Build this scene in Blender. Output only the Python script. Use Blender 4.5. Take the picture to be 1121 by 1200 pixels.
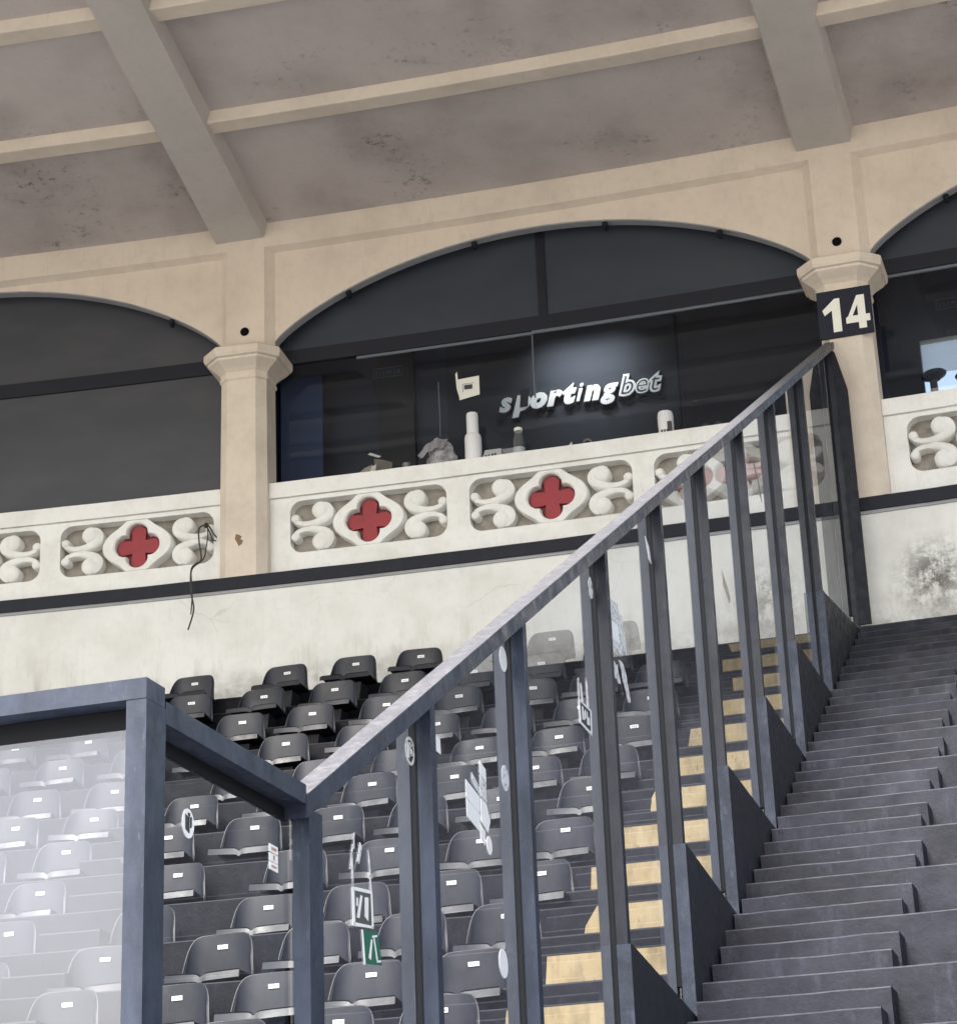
import bpy, bmesh, math, random
from mathutils import Vector, Matrix, noise
random.seed(7)
S = bpy.context.scene
for o in list(bpy.data.objects):
    bpy.data.objects.remove(o)
R = math.radians

# ---------------------------------------------------------------- camera
ZC = 1.70                                   # eye height above the pitch
PITCH, ROLL, LENS = 0.36201855, 0.03925403, 2668.65 * 36 / 1121
cam = bpy.data.cameras.new('camera')
cam.sensor_fit = 'HORIZONTAL'; cam.sensor_width = 36; cam.lens = LENS
cam.clip_start = 0.1; cam.clip_end = 3000
camo = bpy.data.objects.new('camera', cam); S.collection.objects.link(camo)
camo.location = (0, 0, ZC)
camo.rotation_mode = 'QUATERNION'
F_ = Vector((0, math.cos(PITCH), math.sin(PITCH))); U0 = Vector((0, -math.sin(PITCH), math.cos(PITCH))); R0 = Vector((1, 0, 0))
R_ = math.cos(ROLL) * R0 - math.sin(ROLL) * U0
U_ = math.cos(ROLL) * U0 + math.sin(ROLL) * R0
camo.rotation_quaternion = Matrix((R_, U_, -F_)).transposed().to_quaternion()
S.camera = camo

# ---------------------------------------------------------------- daylight
W = bpy.data.worlds.new('World'); S.world = W; W.use_nodes = True
nt = W.node_tree; bg = nt.nodes['Background']
sky = nt.nodes.new('ShaderNodeTexSky'); sky.sky_type = 'NISHITA'; sky.sun_disc = False
SUN_EL, SUN_AZ = R(50), R(208)              # behind the camera, a little to its left
sky.sun_elevation = SUN_EL; sky.sun_rotation = SUN_AZ
sky.air_density = 1.6; sky.dust_density = 4.0; sky.ozone_density = 1.0
hsv = nt.nodes.new('ShaderNodeHueSaturation'); hsv.inputs['Saturation'].default_value = 0.72
nt.links.new(sky.outputs[0], hsv.inputs['Color']); nt.links.new(hsv.outputs[0], bg.inputs[0])
bg.inputs[1].default_value = 0.125
sun = bpy.data.lights.new('sun', 'SUN'); sun.energy = 3.3; sun.angle = R(25); sun.color = (1, .96, .9)
suno = bpy.data.objects.new('sun', sun); S.collection.objects.link(suno)
# Nishita rotation is clockwise from +Y
sd = Vector((math.sin(SUN_AZ) * math.cos(SUN_EL), math.cos(SUN_AZ) * math.cos(SUN_EL), math.sin(SUN_EL)))
suno.rotation_euler = sd.to_track_quat('Z', 'Y').to_euler()
suno.location = sd * 60
S.view_settings.view_transform = 'Standard'; S.view_settings.look = 'None'
S.view_settings.exposure = 1.55; S.view_settings.gamma = 1; S.view_settings.use_curve_mapping = False

# ---------------------------------------------------------------- the place's own coordinates
# the stand is a ring round the centre CX,CY; s runs along it (0 at the left column), dr outwards, z up
CX, CY, RC, PHL = -18.0568, -50.9598, 76.2867, 0.204919
BARA = 0.293596; BX0, BY0, BDR0 = -0.73169, 6.87250, -15.915   # the barrier's line
def P(s, dr, z):
    a = PHL + s / RC; r = RC + dr
    return Vector((CX + r * math.sin(a), CY + r * math.cos(a), z + ZC))
def B(off, dr, z):
    u = dr - BDR0
    return Vector((BX0 + math.sin(BARA) * u + off * math.cos(BARA), BY0 + math.cos(BARA) * u - off * math.sin(BARA), z + ZC))
def PL(v): return P(*v)
def BL(v): return B(*v)

# ---------------------------------------------------------------- materials
def mat(name, col, rough=.6, metal=0, spec=.5, coat=0):
    m = bpy.data.materials.new(name); m.use_nodes = True
    b = m.node_tree.nodes['Principled BSDF']
    b.inputs['Base Color'].default_value = (*col, 1); b.inputs['Roughness'].default_value = rough
    b.inputs['Metallic'].default_value = metal; b.inputs['Specular IOR Level'].default_value = spec
    b.inputs['Coat Weight'].default_value = coat
    return m
def tex(m, kind, scale, detail=6, rough=.6, stretch=(1, 1, 1), obj=False):
    n = m.node_tree; tc = n.nodes.new('ShaderNodeTexCoord'); mp = n.nodes.new('ShaderNodeMapping')
    mp.inputs['Scale'].default_value = stretch
    if obj:
        n.links.new(tc.outputs['Object'], mp.inputs[0])
    else:
        g = n.nodes.new('ShaderNodeNewGeometry'); n.links.new(g.outputs['Position'], mp.inputs[0])
    if kind == 'noise':
        t = n.nodes.new('ShaderNodeTexNoise'); t.inputs['Detail'].default_value = detail; t.inputs['Roughness'].default_value = rough
    else:
        t = n.nodes.new('ShaderNodeTexVoronoi')
    t.inputs['Scale'].default_value = scale
    n.links.new(mp.outputs[0], t.inputs['Vector'])
    return t.outputs[0]
def ramp(m, src, a, b, lo=0., hi=1.):
    n = m.node_tree; r = n.nodes.new('ShaderNodeMapRange')
    r.inputs[1].default_value = a; r.inputs[2].default_value = b; r.inputs[3].default_value = lo; r.inputs[4].default_value = hi
    n.links.new(src, r.inputs[0]); return r.outputs[0]
def layer(m, fac, col, amt=1.):
    """mix col over the current base colour by fac*amt"""
    n = m.node_tree; b = n.nodes['Principled BSDF']; inp = b.inputs['Base Color']
    x = n.nodes.new('ShaderNodeMix'); x.data_type = 'RGBA'
    if inp.is_linked: n.links.new(inp.links[0].from_socket, x.inputs[6])
    else: x.inputs[6].default_value = inp.default_value
    x.inputs[7].default_value = (*col, 1)
    mu = n.nodes.new('ShaderNodeMath'); mu.operation = 'MULTIPLY'; mu.inputs[1].default_value = amt
    n.links.new(fac, mu.inputs[0]); n.links.new(mu.outputs[0], x.inputs[0]); n.links.new(x.outputs[2], inp)
def bump(m, src, strength=.2, dist=.01):
    n = m.node_tree; bp = n.nodes.new('ShaderNodeBump'); bp.inputs['Strength'].default_value = strength; bp.inputs['Distance'].default_value = dist
    b = n.nodes['Principled BSDF']
    if b.inputs['Normal'].is_linked: n.links.new(b.inputs['Normal'].links[0].from_socket, bp.inputs['Normal'])
    n.links.new(src, bp.inputs['Height']); n.links.new(bp.outputs[0], b.inputs['Normal'])
def roughvar(m, src, lo, hi):
    n = m.node_tree; n.links.new(ramp(m, src, .3, .7, lo, hi), n.nodes['Principled BSDF'].inputs['Roughness'])
def mul(m, a, b):
    n = m.node_tree; x = n.nodes.new('ShaderNodeMath'); x.operation = 'MULTIPLY'; n.links.new(a, x.inputs[0]); n.links.new(b, x.inputs[1]); return x.outputs[0]
def posz(m):
    n = m.node_tree; g = n.nodes.new('ShaderNodeNewGeometry'); s = n.nodes.new('ShaderNodeSeparateXYZ'); n.links.new(g.outputs['Position'], s.inputs[0]); return s.outputs[2]

def plaster(name, col, dirt, amt=.35, sc=1.3):
    m = mat(name, col, .82, spec=.25)
    layer(m, ramp(m, tex(m, 'noise', sc, 8, .62), .45, .75), dirt, amt)
    layer(m, ramp(m, tex(m, 'noise', sc * 6, 5, .7), .5, .8), tuple(c * .72 for c in col), .35)
    layer(m, ramp(m, tex(m, 'noise', 22, 3, .6, (1, 1, .12)), .58, .8), dirt, amt * .5)
    bump(m, tex(m, 'noise', 60, 4, .7), .25, .006); bump(m, tex(m, 'noise', 5, 4, .6), .25, .02)
    return m
M = {}
M['cream'] = plaster('cream_paint', (.72, .63, .54), (.42, .34, .28), .4)
M['column'] = plaster('column_paint', (.72, .63, .54), (.46, .37, .31), .45, 2.2)
M['white'] = plaster('white_masonry_paint', (.86, .855, .835), (.56, .53, .47), .42, 2.5)
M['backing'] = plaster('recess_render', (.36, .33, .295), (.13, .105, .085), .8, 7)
def cracks(m, scale, amt, col=(.08, .07, .065), w=.012):
    n = m.node_tree; g = n.nodes.new('ShaderNodeNewGeometry'); nz = n.nodes.new('ShaderNodeTexNoise'); nz.inputs['Scale'].default_value = 1.4; nz.inputs['Detail'].default_value = 8
    n.links.new(g.outputs['Position'], nz.inputs['Vector'])
    mx = n.nodes.new('ShaderNodeMix'); mx.data_type = 'VECTOR'; mx.inputs[0].default_value = .35
    n.links.new(g.outputs['Position'], mx.inputs[4]); n.links.new(nz.outputs['Color'], mx.inputs[5])
    v = n.nodes.new('ShaderNodeTexVoronoi'); v.feature = 'DISTANCE_TO_EDGE'; v.inputs['Scale'].default_value = scale
    n.links.new(mx.outputs[1], v.inputs['Vector'])
    layer(m, mul(m, ramp(m, v.outputs['Distance'], w, w * .2), ramp(m, tex(m, 'noise', .9, 3, .5), .5, .62)), col, amt)
M['soffit'] = plaster('soffit_paint', (.50, .452, .44), (.21, .17, .165), .8, .55)
layer(M['soffit'], mul(M['soffit'], ramp(M['soffit'], tex(M['soffit'], 'noise', 9, 8, .75), .54, .66), ramp(M['soffit'], tex(M['soffit'], 'noise', .75, 3, .5), .52, .64)), (.06, .04, .036), .9)
layer(M['soffit'], ramp(M['soffit'], tex(M['soffit'], 'noise', .8, 5, .5, (1, 1, 1)), .35, .6), (.60, .55, .53), .4)
M['rib'] = plaster('rib_paint', (.54, .505, .48), (.34, .31, .28), .35, 1.2)
M['beam'] = plaster('ring_beam_paint', (.74, .655, .565), (.46, .39, .32), .4, 1.6)
# the white wall under the balustrade: stains gather low down and in one big scuffed patch
w = plaster('white_wall_paint', (.79, .785, .76), (.46, .43, .38), .38, 1.1)
zz = posz(w)
low = ramp(w, zz, 8.95, 8.5, 0, 1)
layer(w, mul(w, low, ramp(w, tex(w, 'noise', 2.6, 8, .7, (1, 1, 1.3)), .43, .60)), (.27, .24, .21), .85)
layer(w, mul(w, ramp(w, zz, 9.4, 8.6, 0, 1), ramp(w, tex(w, 'noise', 5, 8, .7, (1, 1, .25)), .52, .7)), (.36, .33, .28), .7)
n = w.node_tree
g = n.nodes.new('ShaderNodeNewGeometry'); vd = n.nodes.new('ShaderNodeVectorMath'); vd.operation = 'DISTANCE'
n.links.new(g.outputs['Position'], vd.inputs[0]); pc = P(7.4, -.3, 7.33); vd.inputs[1].default_value = pc
layer(w, mul(w, ramp(w, vd.outputs['Value'], .5, .12), ramp(w, tex(w, 'noise', 7, 9, .8), .42, .56)), (.08, .07, .065), .85)
M['wall'] = w
cracks(w, 1.1, .22, (.3, .28, .25), .006)
M['navy'] = mat('navy_black_paint', (.010, .012, .021), .6, spec=.3)
layer(M['navy'], ramp(M['navy'], tex(M['navy'], 'noise', 9, 7, .7), .5, .8), (.028, .031, .045), .6)
M['grey_lip'] = plaster('grey_lip_paint', (.36, .36, .38), (.2, .2, .2), .4)
# stand paint: dark blue grey floor paint over concrete, scuffed pale
def floorpaint(name, c, sc=1.):
    m = mat(name, c, .6, spec=.22)
    layer(m, ramp(m, tex(m, 'noise', 1.7 * sc, 8, .7), .42, .66), tuple(x * 2.3 for x in c), .7)
    layer(m, ramp(m, tex(m, 'noise', 7 * sc, 8, .75, (1, 1, .35)), .54, .72), tuple(min(1, x * 4.2 + .004) for x in c), .5)
    layer(m, ramp(m, tex(m, 'noise', 26 * sc, 4, .8), .70, .76), (.34, .33, .34), .45)
    layer(m, ramp(m, tex(m, 'noise', 3.2 * sc, 6, .6), .60, .75), tuple(x * .45 for x in c), .6)
    bump(m, tex(m, 'noise', 45, 5, .75), .35, .008); bump(m, tex(m, 'noise', 6, 5, .65), .3, .02)
    roughvar(m, tex(m, 'noise', 5, 4, .6), .42, .75)
    return m
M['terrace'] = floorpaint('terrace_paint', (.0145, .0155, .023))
M['terrace_shaded'] = floorpaint('terrace_paint_seat_shade', (.003, .0036, .0065))  # darker copy of the terrace paint: shade between the seats put into colour
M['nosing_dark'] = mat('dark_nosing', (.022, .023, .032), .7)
M['nosing'] = mat('worn_nosing', (.048, .050, .066), .7)
layer(M['nosing'], ramp(M['nosing'], tex(M['nosing'], 'noise', 6.5, 8, .8), .44, .60), (.0165, .018, .027), 1)
y = mat('yellow_riser_paint', (.43, .33, .18), .65, spec=.2)
layer(y, ramp(y, tex(y, 'noise', 8, 7, .7, (1, 1, .2)), .46, .66), (.20, .145, .08), .85)
layer(y, ramp(y, tex(y, 'noise', 3, 5, .6), .45, .7), (.56, .46, .29), .7)
layer(y, ramp(y, tex(y, 'noise', 30, 3, .7, (1, 1, .3)), .64, .7), (.12, .1, .08), .7)
M['yellow'] = y
def steel(name, c, c2, rough=.38):
    m = mat(name, c, rough, spec=.38)
    layer(m, ramp(m, tex(m, 'noise', 7, 8, .7, (1, 1, .3)), .42, .72), c2, .75)
    layer(m, ramp(m, tex(m, 'noise', 34, 5, .75, (1, 1, .25)), .62, .72), tuple(min(1, x * 2.2) for x in c2), .4)
    bump(m, tex(m, 'noise', 90, 4, .7), .15, .003); bump(m, tex(m, 'noise', 9, 4, .6), .2, .008)
    roughvar(m, tex(m, 'noise', 11, 5, .6), rough - .1, rough + .25)
    return m
M['steel'] = steel('blue_grey_steel_paint', (.016, .022, .040), (.045, .058, .095), .36)
M['steel_dark'] = steel('dark_steel_paint', (.010, .0115, .019), (.026, .029, .042), .42)
M['steel_reflected'] = steel('post_reflection_paint', (.026, .030, .042), (.06, .067, .085), .4)
M['rail'] = steel('rail_paint', (.018, .023, .042), (.045, .056, .09), .32)
rt = mat('worn_skylit_rail_top', (.11, .112, .13), .42, spec=.35)  # wear, over a paler base with the sky light painted in
layer(rt, ramp(rt, tex(rt, 'noise', 16, 8, .8), .47, .62), (.19, .19, .205), .9)
layer(rt, ramp(rt, tex(rt, 'noise', 28, 6, .8), .56, .66), (.12, .09, .075), .7)
bump(rt, tex(rt, 'noise', 26, 6, .8), .6, .012)
M['rail_top'] = rt
M['plate'] = steel('base_plate_paint', (.006, .007, .013), (.012, .014, .022), .55)
M['plate_lit_face'] = floorpaint('base_lit_face_paint', (.032, .037, .052), 2)  # weathered front; paler than the sides to paint in the front light
M['black_gasket'] = mat('black_gasket', (.005, .006, .009), .6, spec=.2)
# seats
st = mat('black_seat_plastic', (.010, .0115, .0175), .36, spec=.36)
layer(st, ramp(st, tex(st, 'noise', 3.0, 7, .65), .45, .75), (.028, .031, .043), .6)
layer(st, ramp(st, tex(st, 'noise', 40, 4, .7, (1, 1, .2)), .6, .75), (.06, .06, .07), .3)
oi = st.node_tree.nodes.new('ShaderNodeObjectInfo')
layer(st, oi.outputs['Random'], (.036, .038, .05), .5)
roughvar(st, tex(st, 'noise', 6, 5, .6), .28, .5)
M['seat'] = st
M['seat_rim'] = mat('seat_rim_plastic', (.018, .019, .025), .35)
M['bracket'] = mat('seat_bracket_paint', (.015, .016, .024), .5)
M['number'] = mat('white_number_plate', (.86, .86, .86), .45)
M['ink'] = mat('grey_ink', (.25, .25, .27), .6)
M['print_white'] = mat('white_print', (.82, .82, .84), .5)
M['digit'] = mat('cream_digit_paint', (.82, .81, .74), .5)
M['sign14'] = mat('number_board_paint', (.018, .019, .034), .55, spec=.2)
rd = mat('red_cross_paint', (.31, .018, .03), .5)
layer(rd, ramp(rd, tex(rd, 'noise', 9, 6, .7), .5, .75), (.16, .013, .02), .6)
layer(rd, ramp(rd, tex(rd, 'noise', 30, 4, .7), .66, .74), (.5, .16, .14), .4)
M['red'] = rd
M['red_shade'] = mat('shaded_red_field', (.13, .012, .018), .6)  # darker red paints the recess shade into the field
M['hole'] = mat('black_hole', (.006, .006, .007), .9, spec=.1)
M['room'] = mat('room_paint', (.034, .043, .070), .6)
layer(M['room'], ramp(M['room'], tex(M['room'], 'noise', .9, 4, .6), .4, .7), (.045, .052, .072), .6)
M['panel'] = mat('sign_wall_laminate', (.046, .052, .064), .75, spec=.2)
M['curtain'] = mat('dark_curtain', (.034, .034, .045), .85)
M['blue'] = mat('blue_board', (.03, .06, .15), .6)
M['frame'] = mat('window_frame_paint', (.010, .012, .021), .5, spec=.3)
M['trim'] = mat('pane_edge_trim', (.12, .14, .17), .3)
film = mat('dark_window_film', (.062, .065, .078), .35, spec=.25)
layer(film, ramp(film, tex(film, 'noise', .8, 4, .6, (1, 1, 3)), .4, .7), (.088, .088, .094), .7)
bump(film, tex(film, 'noise', 1.2, 2, .5), .08, .05)
M['film'] = film
M['film2'] = mat('dark_lunette_board', (.036, .043, .060), .4, spec=.3)
layer(M['film2'], ramp(M['film2'], tex(M['film2'], 'noise', .9, 4, .6, (1, 1, 2)), .4, .7), (.052, .056, .070), .7)
M['letter'] = mat('white_letter_acrylic', (.92, .92, .92), .5)
M['letter_dark'] = mat('dark_letter_acrylic', (.05, .055, .07), .35)
M['plastic_white'] = mat('white_bottle_plastic', (.74, .74, .77), .4)
M['cloth'] = mat('grey_cloth', (.42, .40, .42), .9)
layer(M['cloth'], ramp(M['cloth'], tex(M['cloth'], 'noise', 14, 5, .7), .45, .6), (.12, .12, .14), .8)
M['card'] = mat('brown_cardboard', (.24, .22, .19), .85)
M['paper'] = mat('white_paper', (.75, .75, .70), .7)
M['teal'] = mat('teal_plastic', (.10, .22, .24), .4)
M['cable'] = mat('black_cable_rubber', (.02, .02, .022), .5)
M['green_print'] = mat('green_print', (.008, .12, .07), .5)
M['black_print'] = mat('black_print', (.03, .03, .035), .5)
M['torn'] = mat('torn_paper_residue', (.66, .66, .68), .7)
layer(M['torn'], ramp(M['torn'], tex(M['torn'], 'noise', 38, 5, .8), .52, .58), (.18, .18, .2), .8)
M['bare'] = mat('bare_render', (.23, .15, .09), .9)
M['grass'] = mat('grass', (.17, .165, .15), .9)
layer(M['grass'], ramp(M['grass'], tex(M['grass'], 'noise', .6, 6, .6), .4, .7), (.12, .118, .105), .7)
M['track'] = floorpaint('pitch_side_paving', (.36, .35, .335))
fz = bpy.data.materials.new('frosted_blind'); fz.use_nodes = True; nn = fz.node_tree; nn.nodes.clear()
fo = nn.nodes.new('ShaderNodeOutputMaterial'); ft = nn.nodes.new('ShaderNodeBsdfTransparent'); fl = nn.nodes.new('ShaderNodeBsdfTranslucent'); fm = nn.nodes.new('ShaderNodeMixShader')
ft.inputs[0].default_value = (.8, .8, .8, 1); fl.inputs[0].default_value = (.9, .9, .88, 1); fm.inputs[0].default_value = .35
nn.links.new(ft.outputs[0], fm.inputs[1]); nn.links.new(fl.outputs[0], fm.inputs[2]); nn.links.new(fm.outputs[0], fo.inputs[0])
M['frost'] = fz

def glassmat(name, tint, ior=1.5, haze=0., hazecol=(.6, .6, .65), grough=.0):
    m = bpy.data.materials.new(name); m.use_nodes = True; n = m.node_tree; n.nodes.clear()
    out = n.nodes.new('ShaderNodeOutputMaterial')
    tr = n.nodes.new('ShaderNodeBsdfTransparent'); tr.inputs[0].default_value = (*tint, 1)
    gl = n.nodes.new('ShaderNodeBsdfGlossy'); gl.inputs['Roughness'].default_value = grough; gl.inputs['Color'].default_value = (.95, .96, 1, 1)
    fr = n.nodes.new('ShaderNodeFresnel'); fr.inputs['IOR'].default_value = ior
    def mth(op, a, b):
        x = n.nodes.new('ShaderNodeMath'); x.operation = op
        for i, v in enumerate((a, b)):
            if isinstance(v, (int, float)): x.inputs[i].default_value = v
            else: n.links.new(v, x.inputs[i])
        return x.outputs[0]
    two = mth('DIVIDE', mth('MULTIPLY', fr.outputs[0], 2.), mth('ADD', fr.outputs[0], 1.))    # both faces of the pane
    geo = n.nodes.new('ShaderNodeNewGeometry')
    fac = mth('MULTIPLY', two, mth('SUBTRACT', 1., geo.outputs['Backfacing']))
    body = tr.outputs[0]
    if haze:
        df = n.nodes.new('ShaderNodeBsdfDiffuse'); df.inputs[0].default_value = (*hazecol, 1)
        hz = n.nodes.new('ShaderNodeMixShader')
        tcn = n.nodes.new('ShaderNodeTexNoise'); tcn.inputs['Scale'].default_value = 1.4; tcn.inputs['Detail'].default_value = 4
        n.links.new(geo.outputs['Position'], tcn.inputs['Vector'])
        mr = n.nodes.new('ShaderNodeMapRange'); mr.inputs[1].default_value = .3; mr.inputs[2].default_value = .7; mr.inputs[3].default_value = haze * .75; mr.inputs[4].default_value = haze * 1.25
        n.links.new(tcn.outputs[0], mr.inputs[0])
        n.links.new(mth('MULTIPLY', mr.outputs[0], mth('SUBTRACT', 1., geo.outputs['Backfacing'])), hz.inputs[0])
        n.links.new(tr.outputs[0], hz.inputs[1]); n.links.new(df.outputs[0], hz.inputs[2]); body = hz.outputs[0]
    mx = n.nodes.new('ShaderNodeMixShader'); n.links.new(fac, mx.inputs[0]); n.links.new(body, mx.inputs[1]); n.links.new(gl.outputs[0], mx.inputs[2])
    n.links.new(mx.outputs[0], out.inputs[0])
    return m
M['glass'] = glassmat('barrier_glass', (.88, .90, .92), 1.42, .004)
M['level_glass'] = glassmat('level_glass', (.9, .92, .93), 1.36, .004)
M['sky_hazed'] = glassmat('sky_hazed_front_glass', (.86, .87, .9), 1.5, .095, (.60, .64, .8))  # diffuse haze paints the sky's reflection onto the pane
M['window'] = glassmat('window_glass', (.80, .83, .86), 1.33)

# ---------------------------------------------------------------- builders
COL = S.collection
def tag(o, label=None, cat=None, group=None, kind=None):
    if label: o['label'] = label
    if cat: o['category'] = cat
    if group: o['group'] = group
    if kind: o['kind'] = kind
    return o
def root(name, co, rz, label, cat, group=None, kind=None):
    o = bpy.data.objects.new(name, None); COL.objects.link(o); o.empty_display_size = .2
    o.location = co; o.rotation_euler = (0, 0, rz)
    tag(o, label, cat, group, kind)
    return o
def rmat(r): return Matrix.Translation(r.location) @ Matrix.Rotation(r.rotation_euler[2], 4, 'Z')
def put(name, bm, mats, parent=None, world=False, smooth=False, bevel=0, auto=None):
    """one mesh object; world=True when the bmesh is in world coordinates"""
    if bevel:
        bmesh.ops.bevel(bm, geom=[e for e in bm.edges if len(e.link_faces) == 2 and e.calc_face_angle(0) > .5], offset=bevel, segments=2, affect='EDGES', clamp_overlap=True)
    base = Matrix()
    if world:
        q = parent
        while q is not None: base = rmat(q) @ base; q = q.parent
        bm.transform(base.inverted())
    bmesh.ops.recalc_face_normals(bm, faces=bm.faces[:])
    me = bpy.data.meshes.new(name); bm.to_mesh(me); bm.free()
    for m in (mats if isinstance(mats, (list, tuple)) else [mats]): me.materials.append(m)
    if smooth:
        for p in me.polygons: p.use_smooth = True
        if auto is not None:
            b2 = bmesh.new(); b2.from_mesh(me)
            for e in b2.edges:
                if len(e.link_faces) == 2 and e.calc_face_angle(0) > auto: e.smooth = False
            b2.to_mesh(me); b2.free()
    o = bpy.data.objects.new(name, me); COL.objects.link(o)
    if parent: o.parent = parent
    return o
def copy_tree(o, parent=None):
    c = o.copy(); COL.objects.link(c); c.parent = parent
    for ch in list(o.children): copy_tree(ch, c)
    return c
def box(bm, x0, x1, y0, y1, z0, z1, nx=1, mi=0):
    vs = []
    for i in range(nx + 1):
        x = x0 + (x1 - x0) * i / nx
        vs.append([bm.verts.new((x, y, z)) for y, z in ((y0, z0), (y1, z0), (y1, z1), (y0, z1))])
    fs = []
    for i in range(nx):
        a, b = vs[i], vs[i + 1]
        for k in range(4): fs.append(bm.faces.new((a[k], a[(k + 1) % 4], b[(k + 1) % 4], b[k])))
    fs.append(bm.faces.new(vs[0][::-1])); fs.append(bm.faces.new(vs[-1]))
    for f in fs: f.material_index = mi
    return fs
def prism(bm, pts, y0, y1, mi=0):
    """polygon in (x, z) extruded along y"""
    a = [bm.verts.new((x, y0, z)) for x, z in pts]; b = [bm.verts.new((x, y1, z)) for x, z in pts]
    fs = [bm.faces.new(a), bm.faces.new(b[::-1])]
    for i in range(len(pts)):
        j = (i + 1) % len(pts); fs.append(bm.faces.new((a[j], a[i], b[i], b[j])))
    for f in fs: f.material_index = mi
    return fs
def sweep(bm, prof, xs, mis=None):
    """closed profile in (y, z) swept along x positions"""
    rings = [[bm.verts.new((x, y, z)) for y, z in prof] for x in xs]; n = len(prof)
    for a, b in zip(rings, rings[1:]):
        for k in range(n):
            f = bm.faces.new((a[k], a[(k + 1) % n], b[(k + 1) % n], b[k]))
            if mis: f.material_index = mis[k]
    bm.faces.new(rings[0][::-1]); bm.faces.new(rings[-1])
def warp(bm, fn):
    for v in bm.verts: v.co = fn(v.co)
    return bm
def lathe(bm, prof, n=24, c=(0, 0, 0), mi=0):
    rings = []
    for r, z in prof:
        rings.append([bm.verts.new((c[0] + r * math.cos(2 * math.pi * k / n), c[1] + r * math.sin(2 * math.pi * k / n), c[2] + z)) for k in range(n)] if r > 1e-6 else [bm.verts.new((c[0], c[1], c[2] + z))])
    for a, b in zip(rings, rings[1:]):
        for k in range(n):
            j = (k + 1) % n
            if len(a) == 1 and len(b) == 1: continue
            if len(a) == 1: f = bm.faces.new((a[0], b[j], b[k]))
            elif len(b) == 1: f = bm.faces.new((a[k], a[j], b[0]))
            else: f = bm.faces.new((a[k], a[j], b[j], b[k]))
            f.material_index = mi
def tube(bm, pts, r, n=8):
    pts = [Vector(p) for p in pts]; rings = []
    for i, p in enumerate(pts):
        t = (pts[min(i + 1, len(pts) - 1)] - pts[max(i - 1, 0)]).normalized()
        u = t.cross(Vector((0, 1, .13))).normalized(); v = t.cross(u)
        rr = r[i] if isinstance(r, (list, tuple)) else r
        rings.append([bm.verts.new(p + rr * (u * math.cos(2 * math.pi * k / n) + v * math.sin(2 * math.pi * k / n))) for k in range(n)])
    for a, b in zip(rings, rings[1:]):
        for k in range(n): bm.faces.new((a[k], a[(k + 1) % n], b[(k + 1) % n], b[k]))
    bm.faces.new(rings[0][::-1]); bm.faces.new(rings[-1])
def lin(a, b, n): return [a + (b - a) * i / n for i in range(n + 1)]
def jig(bm, amp, sc=3.):
    for v in bm.verts:
        v.co += noise.noise_vector(v.co * sc) * amp
    return bm
PHI = lambda s: -(PHL + s / RC)

# ---------------------------------------------------------------- ground
bm = bmesh.new()
N = 1500
box(bm, -N, N, -N, N, -.30, -.012)
tag(put('pitch', bm, M['grass']), kind='structure')
bm = bmesh.new()
sweep(bm, [(-30, -1.712), (-16.9, -1.712), (-16.9, -1.70), (-30, -1.70)], lin(-30, 40, 60)); warp(bm, PL)
tag(put('pitch_side_path', bm, M['track'], world=True), kind='structure')

# ---------------------------------------------------------------- terraces
NZ = lambda t: 6.78 - .431 * t
ND = lambda t: -.61 - .8 * t
LOFF = [.0, .03, .03, .03, .02, .0, -.01, -.03, -.04, -.04, -.05, -.05, -.05, -.05, -.05, 0, 0, 0, 0, 0]
SBAR = 6.586
def step_prof(d0, d1, ztop, zbot, ch=.009):
    return [(d0, zbot), (d0, ztop - ch), (d0 + ch, ztop), (d1, ztop), (d1, zbot)]
lt = root('left_terrace', P(3, -8, 1), PHI(3), None, None, kind='structure')
rtc = root('right_terrace', P(9, -8, 1), PHI(9), None, None, kind='structure')
def terr(parent, s0, s1, zfn, tm, nt=19, t0=0):
    for t in range(t0, nt):
        z = zfn(t); d0 = ND(t); d1 = (-.02 if t == 0 else ND(t - 1) + .02)
        bm = bmesh.new()
        k = int((s1 - s0) / .12)
        pr = step_prof(d0, d1, z, z - .75)
        sweep(bm, pr, lin(s0, s1, k), [0, 1, 0, 0, 0])
        for v in bm.verts:
            if v.co.y < d0 + .05: v.co += Vector((0, 1, .6)) * noise.noise(Vector((v.co.x * 3.1, t * 7.7, v.co.z))) * .007
        warp(bm, PL)
        put('terrace_step', bm, [tm, M['nosing'] if tm is M['terrace'] else M['nosing_dark']], parent, True)
terr(lt, -6.5, SBAR - .09, lambda t: NZ(t) + LOFF[t], M['terrace_shaded'])
terr(rtc, SBAR - .085, 13.5, NZ, M['terrace'])
# front walls of the two terraces
for par, a, b in ((lt, -6.5, SBAR - .09), (rtc, SBAR - .085, 13.5)):
    bm = bmesh.new(); sweep(bm, [(ND(18) - .12, -1.7), (ND(18) + .03, -1.7), (ND(18) + .03, -.75), (ND(18) - .12, -.75)], lin(a, b, 20)); warp(bm, PL)
    put('front_wall', bm, M['terrace'], par, True)

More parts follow.
